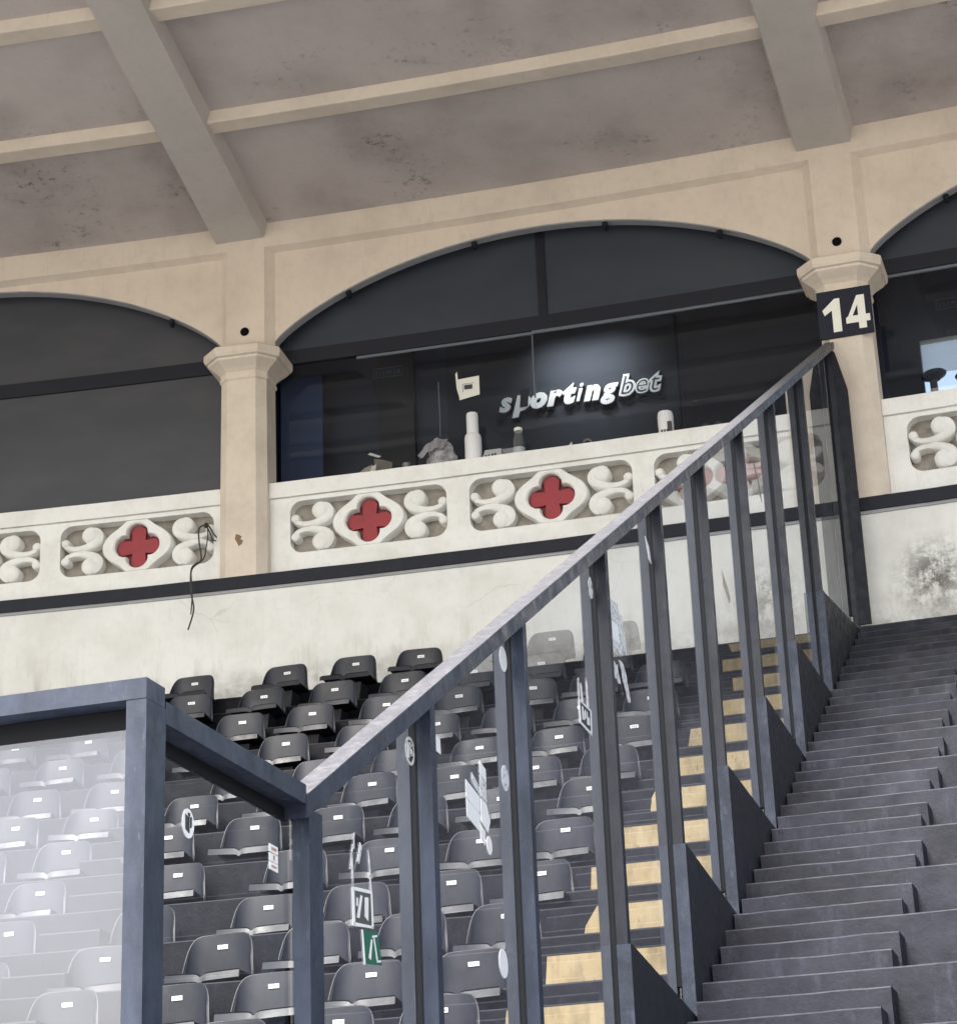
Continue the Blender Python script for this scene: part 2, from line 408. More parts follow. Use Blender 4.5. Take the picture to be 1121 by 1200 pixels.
# aisle right of the barrier: two narrow blocks on every terrace
ra = root('right_aisle_stairs', B(.6, -8, 1), -BARA, None, None, kind='structure')
for t in range(0, 18):
    for q in (1, 2):
        bm = bmesh.new(); d0 = ND(t) - .267 * q; z = NZ(t) - .144 * q
        wr = 1.10 + .012 * math.sin(t * 2.3 + q) - .03 * (q - 1)
        sweep(bm, step_prof(d0, ND(t) - .267 * (q - 1) - .001 * q, z, NZ(t + 1) - .05, .009), lin(.035 - .004 * q, wr, 10), [0, 1, 0, 0, 0])
        for v in bm.verts:
            if v.co.y < d0 + .05: v.co += Vector((0, 1, .6)) * noise.noise(Vector((v.co.x * 4.1, t * 3.7 + q, v.co.z))) * .014 + Vector((0, 0, .35)) * noise.noise(Vector((v.co.x * 13, t * 1.7 + q, 4))) * .008
        warp(bm, BL)
        put('stair_step', bm, [M['terrace'], M['nosing']], ra, True)
# aisle left of the barrier: one block per terrace, riser above it painted yellow
la = root('left_aisle_stairs', B(-.7, -8, 1), -BARA, None, None, kind='structure')
for t in range(0, 18):
    zt = NZ(t) + LOFF[t]; zn = NZ(t + 1) + LOFF[t + 1]; zm = zn + .185
    bm = bmesh.new(); d0 = ND(t) - .4
    sweep(bm, step_prof(d0, ND(t) - .004, zm, zn - .05, .012), lin(-1.46, -.10, 8), [0, 1, 0, 0, 0]); warp(bm, BL)
    put('stair_step', bm, [M['terrace_shaded'], M['nosing_dark']], la, True)
    bm = bmesh.new()
    box(bm, -1.42 + .02 * math.sin(t * 5), -.13, ND(t) - .012, ND(t) - .002, zm + .004, zt - .011, 12)
    for v in bm.verts:
        if v.co.z > zt - .03: v.co.z -= .004 + .004 * noise.noise(Vector((v.co.x * 9, t * 3., 0)))
    warp(bm, BL)
    put('yellow_riser', bm, M['yellow'], la, True)
# small steps in the gap between the two blocks of seats
ga = root('gap_stairs', P(1, -5, 3), PHI(1), None, None, kind='structure')
for t, s in ((5, .55), (6, .72), (7, 1.0), (8, 1.12), (9, 1.22), (10, 1.4), (11, 1.45), (12, 1.9)):
    bm = bmesh.new(); zt = NZ(t) + LOFF[t]; zn = NZ(t + 1) + LOFF[t + 1]
    sweep(bm, step_prof(ND(t) - .38, ND(t) - .003, (zt + zn) / 2, zn - .05, .012), lin(s - .26, s + .26, 5), [0, 1, 0, 0, 0]); warp(bm, PL)
    put('stair_step', bm, [M['terrace_shaded'], M['nosing_dark']], ga, True)

# ---------------------------------------------------------------- upper wall, band, box floor
uw = root('upper_wall', P(3.3, -.3, 6.8), PHI(3.3), 'long off-white wall with stained foot under the balustrade', 'wall')
bm = bmesh.new(); sweep(bm, [(-.25, 6.3), (.1, 6.3), (.1, 8.08), (-.25, 8.08)], lin(-7, 14, 60)); warp(bm, PL); put('wall_face', bm, M['wall'], uw, True)
bm = bmesh.new(); sweep(bm, [(-.265, 8.07), (.0, 8.07), (.0, 8.105), (-.265, 8.105)], lin(-7, 14, 60)); warp(bm, PL); put('grey_strip', bm, M['grey_lip'], uw, True)  # thin grey strip right under the band
bm = bmesh.new(); sweep(bm, [(-.285, 8.105), (.13, 8.105), (.13, 8.245), (-.285, 8.245)], lin(-7, 14, 90)); jig(bm, .004, 2.); warp(bm, PL); put('navy_band', bm, M['navy'], uw, True)
FZ = 8.246
# the band juts out in front of the wall: balustrade stands behind it

# ---------------------------------------------------------------- balustrades
def offset_strip(path, widths):
    L = []; Rr = []
    for i, p in enumerate(path):
        a = path[max(i - 1, 0)]; b = path[min(i + 1, len(path) - 1)]
        dx, dz = b[0] - a[0], b[1] - a[1]; l = math.hypot(dx, dz) or 1
        nx, nz = -dz / l, dx / l; w = widths[i]
        L.append((p[0] + nx * w, p[1] + nz * w)); Rr.append((p[0] - nx * w, p[1] - nz * w))
    return L, Rr
def scroll_bm(fx, fz, y0, y1):
    """comma scroll: fat round bulb curling into a thin hooked tail; quadrant by mirror signs"""
    path = []; wid = []
    # bulb centre near (.52,.66) of the quarter, body sweeps down and out to the tail hook
    ctrl = [(-.555, .185), (-.505, .195), (-.470, .150), (-.490, .092), (-.565, .052), (-.655, .034), (-.750, .036), (-.822, .062), (-.842, .108)]
    ws = [.072, .080, .070, .058, .046, .038, .034, .034, .040]
    n = 26
    def cr(i, t, arr):
        p = [arr[min(max(i + k, 0), len(arr) - 1)] for k in (-1, 0, 1, 2)]
        f = lambda a, b, c, d: .5 * (2 * b + (c - a) * t + (2 * a - 5 * b + 4 * c - d) * t * t + (3 * b - a - 3 * c + d) * t ** 3)
        return tuple(f(*q) for q in zip(*p)) if isinstance(arr[0], tuple) else f(*p)
    for k in range(n + 1):
        u = k / n * (len(ctrl) - 1); i = min(int(u), len(ctrl) - 2); t = u - i
        path.append(cr(i, t, ctrl)); wid.append(cr(i, t, ws))
    bm = bmesh.new()
    L, Rr = offset_strip(path, wid)
    def ring(pt, h): return bm.verts.new((pt[0] * fx, h, pt[1] * fz))
    prev = None
    for k in range(n + 1):
        lx, rx = L[k], Rr[k]; c = path[k]
        m1 = tuple((a * .62 + b * .38) for a, b in zip(lx, c)); m2 = tuple((a * .62 + b * .38) for a, b in zip(rx, c))
        row = [ring(lx, y1), ring(lx, y0 + .022), ring(m1, y0 + .004), ring(m2, y0 + .004), ring(rx, y0 + .022), ring(rx, y1)]
        if prev:
            for a in range(5): bm.faces.new((prev[a], prev[a + 1], row[a + 1], row[a]))
            bm.faces.new((prev[5], prev[0], row[0], row[5]))
        else: bm.faces.new(row)
        prev = row
    bm.faces.new(prev[::-1])
    # bulbs: head and tail knob
    for (cx_, cz_), rr in ((ctrl[0], .098), (ctrl[-1], .052)):
        pts = []
        m = 18
        rg = []
        for (r, h) in ((rr, y1), (rr, y0 + .02), (rr * .82, y0 + .002), (rr * .4, y0 - .004)):
            rg.append([bm.verts.new(((cx_ + r * math.cos(2 * math.pi * j / m)) * fx, h, (cz_ + r * math.sin(2 * math.pi * j / m)) * fz)) for j in range(m)])
        for a, b in zip(rg, rg[1:]):
            for j in range(m): bm.faces.new((a[j], a[(j + 1) % m], b[(j + 1) % m], b[j]))
        bm.faces.new(rg[-1]); bm.faces.new(rg[0][::-1])
    return bm
def quatre(rl, rc, n=72, rot=0):
    """quatrefoil outline: four lobes of radius rl centred rc out"""
    pts = []
    for k in range(n):
        a = 2 * math.pi * k / n
        best = 0
        for q in range(4):
            b = q * math.pi / 2; d = a - b
            disc = rl * rl - (rc * math.sin(d)) ** 2
            if disc > 0:
                r = rc * math.cos(d) + math.sqrt(disc)
                if r > best: best = r
        pts.append((best * math.cos(a), best * math.sin(a)))
    return pts
BAL0 = -.06                                                  # front plane of the balustrade
HOLES = {}
def balustrade(s0, s1, openings, label, zoff=0.):
    r = root('balustrade', P((s0 + s1) / 2, 0, FZ), PHI((s0 + s1) / 2), label, 'balustrade', 'pierced white balustrades between the columns')
    zt = 9.37
    bm = bmesh.new(); n = max(4, int((s1 - s0) / .3)); box(bm, s0, s1, BAL0 - .035, .20, 9.19, zt, n); jig(bm, .004, 2.5)
    bmesh.ops.bevel(bm, geom=[e for e in bm.edges if len(e.link_faces) == 2 and e.calc_face_angle(0) > .9], offset=.012, segments=2, affect='EDGES')
    put('cap_rail', warp(bm, PL), M['white'], r, True)
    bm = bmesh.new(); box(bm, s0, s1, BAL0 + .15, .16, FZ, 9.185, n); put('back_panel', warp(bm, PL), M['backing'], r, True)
    # frame plate with the openings cut out: bottom rail, top rail, piers with rounded opening corners
    edges = [s0] + [v for o in openings for v in o] + [s1]
    bm = bmesh.new(); box(bm, s0, s1, BAL0, BAL0 + .15, FZ, 8.525, n); put('bottom_rail', warp(bm, PL), M['white'], r, True)
    bm = bmesh.new(); box(bm, s0, s1, BAL0, BAL0 + .15, 9.135, 9.188, n); put('top_rail', warp(bm, PL), M['white'], r, True)
    for i in range(0, len(edges), 2):
        a, b = edges[i], edges[i + 1]
        if b - a < .02: continue
        bm = bmesh.new(); box(bm, a, b, BAL0, BAL0 + .15, 8.525, 9.135, 1)
        rr = .14
        for side, e in ((-1, a), (1, b)):
            if (side < 0 and i == 0) or (side > 0 and i == len(edges) - 2): continue
            for zc, sg in ((8.525, 1), (9.135, -1)):
                pts = [(e, zc)] + [(e + side * rr * (1 - math.sin(th)), zc + sg * rr * (1 - math.cos(th))) for th in lin(0, math.pi / 2, 6)]
                prism(bm, pts, BAL0 + .001, BAL0 + .15)
        put('pier', warp(bm, PL), M['white'], r, True)
    for a, b in openings:
        if b - a < 1: continue
        c = (a + b) / 2; zc = 8.83
        def loc(v): return P(c + v.x, v.y, zc + v.z)
        # scroll halves: tails point outwards; both stems lean towards the middle line
        hw = (b - a) / 2
        for fx in (-1, 1):
            for fz in (1, -1):
                bm = scroll_bm(1, fz, BAL0 + .012, BAL0 + .15)
                for v in bm.verts:
                    v.co.x *= -fx * hw / .895
                put('scroll', warp(bm, loc), M['white'], r, True, smooth=True, auto=.9)
        # ring with quatrefoil hole
        inn = quatre(.125, .138); n2 = len(inn)
        out = []
        for k in range(n2):
            al = 2 * math.pi * k / n2; ca, sa = math.cos(al), math.sin(al)
            rad = min(.33 + .03 * math.cos(4 * al) + .05 * abs(ca) ** 3, .308 / max(abs(sa), 1e-3))
            out.append((rad * ca, rad * sa))
        bm = bmesh.new(); rows = []
        for pts, y, sc in ((out, BAL0 + .15, 1), (out, BAL0 + .022, 1), (out, BAL0 + .004, .965), (inn, BAL0 + .004, 1.07), (inn, BAL0 + .02, 1.0), (inn, BAL0 + .15, 1)):
            rows.append([bm.verts.new((x * sc, y, z * sc)) for x, z in pts])
        for ra_, rb_ in zip(rows, rows[1:]):
            for k in range(n2): bm.faces.new((ra_[k], ra_[(k + 1) % n2], rb_[(k + 1) % n2], rb_[k]))
        put('rosette_ring', warp(bm, loc), M['white'], r, True, smooth=True, auto=.7)
        # red field and, proud of it, the red cross with flared arms
        bm = bmesh.new(); prism(bm, quatre(.1255, .138), BAL0 + .115, BAL0 + .14); rc_ = put('red_field', warp(bm, loc), M['red_shade'], r, True)
        bm = bmesh.new(); arm = []
        for q in range(4):
            ca, sa = math.cos(q * math.pi / 2), math.sin(q * math.pi / 2)
            for x, z in ((.075, -.075), (.20, -.088), (.235, -.05), (.25, 0), (.235, .05), (.20, .088), (.075, .075))[:-1]:
                arm.append((x * ca - z * sa, x * sa + z * ca))
        prism(bm, arm, BAL0 + .075, BAL0 + .114)
        put('red_cross', warp(bm, loc), M['red'], rc_, True)
    return r
def ops(o): return [(o + .47, o + 2.26), (o + 2.515, o + 4.326), (o + 4.563, o + 6.37)]
balustrade(.235, 6.50, ops(0), 'middle white balustrade with bottles and rubbish standing behind it')
balustrade(-6.55, -.295, ops(-6.786), 'left white balustrade with a black cable looped over its end')
balustrade(7.03, 13.2, ops(6.786), 'right white balustrade beyond the number fourteen column')

# ---------------------------------------------------------------- columns
def column(sc, label):
    r = root('column', P(sc, 0, FZ), PHI(sc), label, 'column', 'cream octagonal columns of the arcade')
    def octo(h, c): return [(-h, -h + c), (-h + c, -h), (h - c, -h), (h, -h + c), (h, h - c), (h - c, h), (-h + c, h), (-h, h - c)]
    def loft(levels):
        bm = bmesh.new(); rg = []
        for h, c, z in levels: rg.append([bm.verts.new((x, y, z)) for x, y in octo(h, c)])
        for a, b in zip(rg, rg[1:]):
            for k in range(8): bm.faces.new((a[k], a[(k + 1) % 8], b[(k + 1) % 8], b[k]))
        bm.faces.new(rg[0][::-1]); bm.faces.new(rg[-1]); return bm
    z0 = FZ
    sh = put('shaft', loft([(.275, .10, 0.001), (.272, .10, 1.2), (.266, .10, 10.61 - z0)]), M['column'], r)
    put('capital', loft([(.265, .10, 10.60 - z0), (.283, .105, 10.62 - z0), (.283, .105, 10.655 - z0), (.270, .10, 10.665 - z0), (.278, .105, 10.70 - z0), (.315, .125, 10.74 - z0), (.375, .16, 10.785 - z0), (.405, .175, 10.81 - z0), (.408, .176, 10.835 - z0), (.436, .19, 10.845 - z0), (.450, .195, 10.88 - z0), (.450, .195, 10.945 - z0), (.43, .185, 10.965 - z0), (.30, .12, 10.975 - z0)]), M['column'], r, bevel=.004)
    bm = bmesh.new(); box(bm, -.229, .229, -.105, .125, 10.96 - z0, 12.66 - z0); put('pilaster', bm, M['cream'], r, bevel=.006)
    bm = bmesh.new(); lathe(bm, [(.052, 0), (.052, .012), (.038, .012), (.036, .004), (0, .004)], 18)
    bm.transform(Matrix.Translation((-.01, -.103, 11.27 - z0)) @ Matrix.Rotation(R(90), 4, 'X')); put('drain_hole', bm, M['hole'], r)
    return r, sh
cL, shL = column(-.03, 'cream column on the left with a patch of missing paint near its foot')
cR, _ = column(6.755, 'cream column that carries the number board at the head of the stairs')
bm = bmesh.new(); pts = [(-.05, .02), (-.035, .075), (.0, .06), (.03, .04), (.015, .01), (.045, -.01), (.03, -.05), (-.005, -.07), (-.02, -.04), (-.03, -.02)]
prism(bm, pts, -.2765, -.268)
bm.transform(Matrix.Translation((-.02, 0, 8.67 - FZ))); put('bare_patch', bm, M['bare'], shL)
column(-6.816, 'cream column beyond the left edge of the picture')

# number board: 14
nb = root('number_sign', P(6.775, -.285, 10.065), PHI(6.775) , 'dark board with a cream number 14 on the column above the stairs', 'sign')
bm = bmesh.new(); box(bm, -.285, .285, -.014, .014, .0, .545); board = put('board', bm, M['sign14'], nb, bevel=.004)
def glyph(poly, holes, y0, y1):
    bm = bmesh.new()
    for p_ in poly: prism(bm, p_, y0, y1)
    return bm
one = [(-.235, .325), (-.10, .445), (-.045, .445), (-.045, .06), (-.135, .06), (-.135, .315), (-.215, .262)]
put('digit', glyph([one], None, -.019, -.013), M['digit'], nb)
bm = bmesh.new()
for q in ([(.135, .445), (.215, .445), (.215, .06), (.135, .06)], [(.030, .215), (.135, .215), (.135, .135), (.005, .135), (.005, .20)], [(.215, .215), (.258, .215), (.258, .135), (.215, .135)], [(.03, .215), (.135, .445), (.135, .34), (.075, .215)]):
    prism(bm, q, -.019, -.013)
put('digit', bm, M['digit'], nb)

# ---------------------------------------------------------------- arch walls
def archz(x, k=1.02):                                                 # x from the middle, -3.09..3.09
    u = min(1, abs(x) / 3.09)
    circ = math.sqrt(5.27 ** 2 - (u * 3.09) ** 2) - 4.27
    ell = math.sqrt(max(0, 1 - u * u))
    return 11.10 + k * (.68 * circ + .32 * ell)
def arch_bay(s0, label, K=1.02):
    mid = s0 + 3.345
    r = root('arched_wall', P(mid, 0, 11.1), PHI(mid), label, 'arch', 'arched cream walls above the boxes')
    n = 84; xs = [-3.09 * math.cos(math.pi * i / n) for i in range(n + 1)]
    bm = bmesh.new(); rows = []
    def ch(x): return 0.004 * noise.noise(Vector((x * 5, s0, 0))) + (.010 if noise.noise(Vector((x * 2.3, s0 + 9, 0))) > .45 else 0)
    for x in xs:
        za = archz(x, K); c = ch(x)
        rows.append([bm.verts.new((mid + x, y, z)) for y, z in ((0, 12.64), (0, za + .012), (.010 + c, za + c * .5), (.13, za), (.13, 12.64))])
    for a, b in zip(rows, rows[1:]):
        for k in range(5):
            f = bm.faces.new((a[k], a[(k + 1) % 5], b[(k + 1) % 5], b[k])); f.material_index = 1 if k in (1, 2) else 0
    bm.faces.new(rows[0]); bm.faces.new(rows[-1][::-1])
    # fill beside the springing, down to the capital
    for a, b in ((-3.31, -3.09), (3.09, 3.31)): box(bm, mid + a, mid + b, 0.0, .13, 10.93, 12.64)
    put('spandrel', warp(bm, PL), [M['cream'], M['grey_lip']], r, True)
    # raised frame: top band with sloped lower edge, side slopes beside the pilasters
    bm = bmesh.new(); sweep(bm, [(0.002, 12.285), (-.10, 12.325), (-.10, 12.638), (.002, 12.638)], lin(mid - 3.17, mid + 3.17, 24)); jig(bm, .003, 2)
    put('top_band', warp(bm, PL), M['cream'], r, True)
    for sg in (-1, 1):
        bm = bmesh.new()
        a = mid + sg * 3.172; b = mid + sg * 3.075
        v = [bm.verts.new(q) for q in ((a, -.10, 12.33), (a, -.10, 10.95), (b, -.002, 10.95), (b, -.002, 12.275), (a, .001, 12.33), (a, .001, 10.95), (b, .001, 10.95), (b, .001, 12.275))]
        for q in ((0, 1, 2, 3), (4, 7, 6, 5), (0, 4, 5, 1), (3, 2, 6, 7), (0, 3, 7, 4), (1, 5, 6, 2)): bm.faces.new([v[k] for k in q])
        put('frame_slope', warp(bm, PL), M['cream'], r, True)
    return r
arch_bay(.02, 'wide cream arch wall above the middle box with the wordmark')
arch_bay(-6.766, 'cream arch wall over the left box, cut by the picture edge', 1.13)
arch_bay(6.806, 'cream arch wall right of the number board, cut by the picture edge')

# ---------------------------------------------------------------- roof
RS = .16
def zr(d, z0=12.62): return z0 - RS * d                       # rises towards the pitch
rf = root('roof', P(3.3, -4, 13.2), PHI(3.3), 'concrete stand roof with radial ribs and cream ring beams, seen from below', 'roof')
RD = -10.4
bays = [(-13.2, -7.2), (-6.42, -.40), (.20, 6.40), (7.01, 13.1)]
rings = [0.0, -2.04, -3.86, -5.7, -7.55, -9.4, RD]
ribs = [(-7.2, -6.6 + .18), (-.40, .20), (6.40, 7.01), (13.1, 13.7)]
# slabs: a panel of soffit between neighbouring ribs and ring beams
for a, b in bays:
    for k in range(len(rings) - 1):
        d1, d0 = rings[k], rings[k + 1]
        bm = bmesh.new(); n = 10
        rows = []
        for i in range(n + 1):
            s = a - .03 + (b - a + .06) * i / n
            rows.append([bm.verts.new((s, d, z)) for d, z in ((d0, zr(d0)), (d1 + (.16 if k == 0 else 0), zr(d1 + (.16 if k == 0 else 0))), (d1 + (.16 if k == 0 else 0), zr(d1) + .16), (d0, zr(d0) + .16))])
        for p_, q_ in zip(rows, rows[1:]):
            for j in range(4): bm.faces.new((p_[j], p_[(j + 1) % 4], q_[(j + 1) % 4], q_[j]))
        bm.faces.new(rows[0]); bm.faces.new(rows[-1][::-1])
        put('soffit_panel', warp(bm, PL), M['soffit'], rf, True)
for a, b in ribs:
    bm = bmesh.new()
    n = 30; rows = []
    for i in range(n + 1):
        d = -.055 + (RD + .055) * i / n
        rows.append([bm.verts.new((x, d, z)) for x, z in ((a + .015, zr(d, 12.43)), (b - .015, zr(d, 12.43)), (b, zr(d, 12.47)), (b + .05, zr(d) + .05), (a - .05, zr(d) + .05), (a, zr(d, 12.47)))])
    for p_, q_ in zip(rows, rows[1:]):
        for j in range(6): bm.faces.new((p_[j], p_[(j + 1) % 6], q_[(j + 1) % 6], q_[j]))
    bm.faces.new(rows[0]); bm.faces.new(rows[-1][::-1])
    jig(bm, .006, .8)
    put('rib', warp(bm, PL), M['rib'], rf, True)
for a, b in bays:
    for k, d in enumerate(rings[1:]):
        bm = bmesh.new(); h = .145 if k < 5 else .5
        xs = lin(a - .02, b + .02, 26)
        d0, d1 = d - .10, d + .13
        sweep(bm, [(d0, zr(d0) + .03), (d0, zr(d0) - h + .01), (d0 + .012, zr(d0) - h), (d1, zr(d1) - h + .035), (d1 + .02, zr(d1) + .03)], xs)
        jig(bm, .005, 1.3)
        put('ring_beam', warp(bm, PL), M['beam'], rf, True)

# ---------------------------------------------------------------- glazed boxes behind the arches
GD = .27
def win(s0, s1, label, kind):
    mid = (s0 + s1) / 2
    r = root('box_window', P(mid, GD, 9.3), PHI(mid), label, 'window', 'glazed fronts of the boxes')
    def bar(nm, a, b, z0, z1, d0=GD - .03, d1=GD + .03, m=None, par=r):
        bm = bmesh.new(); box(bm, a, b, d0, d1, z0, z1, max(1, int((b - a) / .5))); return put(nm, warp(bm, PL), m or M['frame'], par, True)
    tz0, tz1 = 10.955, 11.13
    bar('transom', s0, s1, tz0, tz1)
    up = M['film2']; lo = M['film'] if kind == 'film' else M['window']
    def lun(a, b):
        bm = bmesh.new(); rows = []
        for i in range(25):
            x = a + (b - a) * i / 24
            zt = archz(x - (s0 + s1) / 2, 1.13 if kind == 'film' else 1.02) + .12 if abs(x - mid) < 3.09 else 11.2
            rows.append([bm.verts.new((x, y, z)) for y, z in ((GD - .008, tz1), (GD - .008, zt), (GD + .008, zt), (GD + .008, tz1))])
        for p_, q_ in zip(rows, rows[1:]):
            for j in range(4): bm.faces.new((p_[j], p_[(j + 1) % 4], q_[(j + 1) % 4], q_[j]))
        bm.faces.new(rows[0]); bm.faces.new(rows[-1][::-1])
        put('lunette_pane', warp(bm, PL), up if kind != 'film' else M['film'], r, True)
    xs = {'film': [s0, s1], 'sign': [s0, mid - .0, s1], 'right': [s0, s1]}[kind]
    for a, b in zip(xs, xs[1:]): lun(a, b)
    if kind == 'sign':
        bar('mullion', mid - .05, mid + .05, tz1, 12.2, m=M['frame'])
    pn = {'film': [s0, s1], 'sign': [s0, mid - .14, s1], 'right': [s0, s0 + 3.1, s1]}[kind]
    for i, (a, b) in enumerate(zip(pn, pn[1:])):
        g = GD - .02 * (i % 2) + .0
        bm = bmesh.new(); box(bm, a, b, g - .004, g + .004, 9.30, tz0 + .0, 10); pane = put('pane', warp(bm, PL), lo, r, True)
        if kind != 'film':
            bar('pane_rail', a + (.9 if i == 0 and kind == 'sign' else .0), b, tz0 - .035, tz0 - .003, g - .012, g + .012, M['trim'], pane)
            if i == 0: bar('pane_stile', b - .012, b + .006, 10.15 if kind == 'sign' else 9.3, tz0 - .036, g - .010, g + .010, M['trim'], pane)
    bar('sill', s0, s1, 9.28, 9.345, .205, .46)
    return r
win(-6.50, -.33, 'dark film covered window of the left box', 'film')
wm = win(.28, 6.47, 'window of the middle box with the lit wordmark wall behind it', 'sign')
wr_ = win(7.06, 13.2, 'window of the right box with bright daylight showing low down', 'right')
bm = bmesh.new(); box(bm, -.6, .6, 0, .006, 0, .055)
# room behind the windows
rm = root('box_room', P(3.3, 1.2, 9), PHI(3.3), 'dark room of the boxes behind the glazed arches', 'room')
def rbox(nm, a, b, d0, d1, z0, z1, m, par=rm, n=None):
    bm = bmesh.new(); box(bm, a, b, d0, d1, z0, z1, n or max(1, int((b - a) / .6))); return put(nm, warp(bm, PL), m, par, True)
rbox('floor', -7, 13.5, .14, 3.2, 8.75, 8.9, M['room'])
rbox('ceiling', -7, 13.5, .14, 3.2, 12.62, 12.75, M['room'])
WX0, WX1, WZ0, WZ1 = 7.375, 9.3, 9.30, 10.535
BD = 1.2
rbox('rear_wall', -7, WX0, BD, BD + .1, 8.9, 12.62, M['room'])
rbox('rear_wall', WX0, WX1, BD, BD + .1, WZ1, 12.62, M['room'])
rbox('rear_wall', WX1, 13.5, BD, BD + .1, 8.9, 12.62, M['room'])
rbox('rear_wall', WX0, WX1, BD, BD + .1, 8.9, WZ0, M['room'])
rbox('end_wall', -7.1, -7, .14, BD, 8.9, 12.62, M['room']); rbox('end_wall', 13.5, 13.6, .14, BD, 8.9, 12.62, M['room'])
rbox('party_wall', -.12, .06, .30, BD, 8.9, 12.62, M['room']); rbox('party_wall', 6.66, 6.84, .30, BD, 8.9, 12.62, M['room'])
# laminate wall with the wordmark, brown-black curtain right of it, blue board at the left
rbox('wordmark_wall', 2.0, 4.69, BD - .03, BD - .002, 9.0, 11.6, M['panel'])
rbox('curtain', 4.74, 6.6, BD - .12, BD - .05, 9.0, 11.5, M['curtain'])
rbox('blue_board', .12, .62, .75, .80, 9.0, 11.0, M['blue'])
rbox('pillar', 1.20, 1.62, BD - .10, BD - .002, 8.9, 12.6, mat('brown_black_paint', (.030, .028, .032), .6))
# blind hanging in the bright rear window of the right box
bm = bmesh.new(); pts = [(7.375, 10.533), (9.3, 10.533), (9.3, 10.40), (8.3, 10.34), (7.95, 10.20), (7.75, 10.12), (7.60, 10.13), (7.375, 10.12)]
prism(bm, pts[::-1], BD - .02, BD - .012); bl = root('window_blind', P(7.8, BD - .02, 10.12), PHI(7.8), 'torn grey blind over the bright opening in the right box', 'blind')
put('blind_sheet', warp(bm, PL), M['frost'], bl, True)
# two round-topped stools silhouetted there
def stool(s, zt, label, sc=1.):
    r = root('lamp_stand', P(s, .95, 9.3), PHI(s), label, 'lamp', 'dark mushroom shaped lamps in the right box')
    bm = bmesh.new(); tube(bm, [(0, 0, 0), (.005, 0, .3), (-.003, 0, zt - 9.3 - .05)], [.055 * sc, .045 * sc, .04 * sc], 10); put('stem', bm, M['room'], r, smooth=True, auto=.8)
    bm = bmesh.new(); lathe(bm, [(0, -.05), (.06, -.045), (.085, -.02), (.13, 0), (.145, .022), (.12, .045), (.06, .055), (0, .058)], 20); bm.transform(Matrix.Translation((.01, 0, zt - 9.3)) @ Matrix.Rotation(R(-8), 4, 'Y')); put('shade', bm, M['room'], r, smooth=True)
stool(7.50, 9.985, 'dark mushroom shaped lamp against the bright opening, left one')
stool(7.86, 9.93, 'dark mushroom shaped lamp cut by the right picture edge', .9)

# ---------------------------------------------------------------- wordmark
sg = root('wordmark_sign', P(2.62, BD - .09, 10.40), PHI(3.55), 'white sportingbet wordmark standing off the dark wall of the middle box', 'sign')
def letter(ch, x, h, outline=False):
    cu = bpy.data.curves.new('letter', 'FONT'); cu.body = ch; cu.size = h; cu.shear = .28; cu.offset = (.003 if ch == 'i' else .010 if ch in 'sge' else .016) * h / .25; cu.extrude = .012; cu.resolution_u = 3
    o = bpy.data.objects.new('tmp', cu); COL.objects.link(o)
    dg = bpy.context.evaluated_depsgraph_get(); me = bpy.data.meshes.new_from_object(o.evaluated_get(dg))
    bpy.data.objects.remove(o); bpy.data.curves.remove(cu)
    me.transform(Matrix.Rotation(R(90), 4, 'X'))
    x0 = min(v.co.x for v in me.vertices); x1 = max(v.co.x for v in me.vertices)
    return me, x0, x1
HS = .335; xx = 0
def addl(me, name, m, y, x, parent, grow=None):
    me = me.copy() if me.users else me
    me.name = name; me.materials.clear(); me.materials.append(m)
    o = bpy.data.objects.new(name, me); COL.objects.link(o); o.parent = parent; o.location = (x, y, 0); return o
word = []
for ch in 'sportingbet':
    me, x0, x1 = letter(ch, 0, HS); word.append((ch, me, x0, x1, xx)); xx += (x1 - x0) + (.001 if ch in 'rt' else .004) - .012
tot = xx; FX = 1.92 / tot
for i, (ch, me, x0, x1, x) in enumerate(word):
    for v in me.vertices: v.co.x = (v.co.x - x0 + x) * FX
    if ch in 'bet' and i >= 8:
        l = addl(me, 'letter', M['letter'], 0, 0, sg)
        # dark face proud of a white rim: shrink towards stroke by a thinner glyph
        cu = bpy.data.curves.new('letter', 'FONT'); cu.body = ch; cu.size = HS; cu.shear = .28; cu.offset = -.0045; cu.extrude = .004; cu.resolution_u = 3
        o = bpy.data.objects.new('tmp', cu); COL.objects.link(o)
        dg = bpy.context.evaluated_depsgraph_get(); m2 = bpy.data.meshes.new_from_object(o.evaluated_get(dg)); bpy.data.objects.remove(o)
        m2.transform(Matrix.Rotation(R(90), 4, 'X'))
        for v in m2.vertices: v.co.x = (v.co.x - x0 + x) * FX
        addl(m2, 'letter_face', M['letter_dark'], -.012, 0, l)
    else:
        addl(me, 'letter', M['letter'], 0, 0, sg)
# drop shadow modelled as dark letters behind, slightly larger and lower, and a black patch hiding half the p
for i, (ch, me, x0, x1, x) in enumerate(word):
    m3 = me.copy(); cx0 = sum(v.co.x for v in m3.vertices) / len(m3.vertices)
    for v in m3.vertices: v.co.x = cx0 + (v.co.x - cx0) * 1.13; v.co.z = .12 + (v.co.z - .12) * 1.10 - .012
    addl(m3, 'letter_shadow', M['frame'], .035, 0, sg)
bm = bmesh.new(); prism(bm, [(.255, .015), (.345, .02), (.37, .235), (.275, .225)], -.03, -.013); put('black_patch', bm, M['frame'], sg)
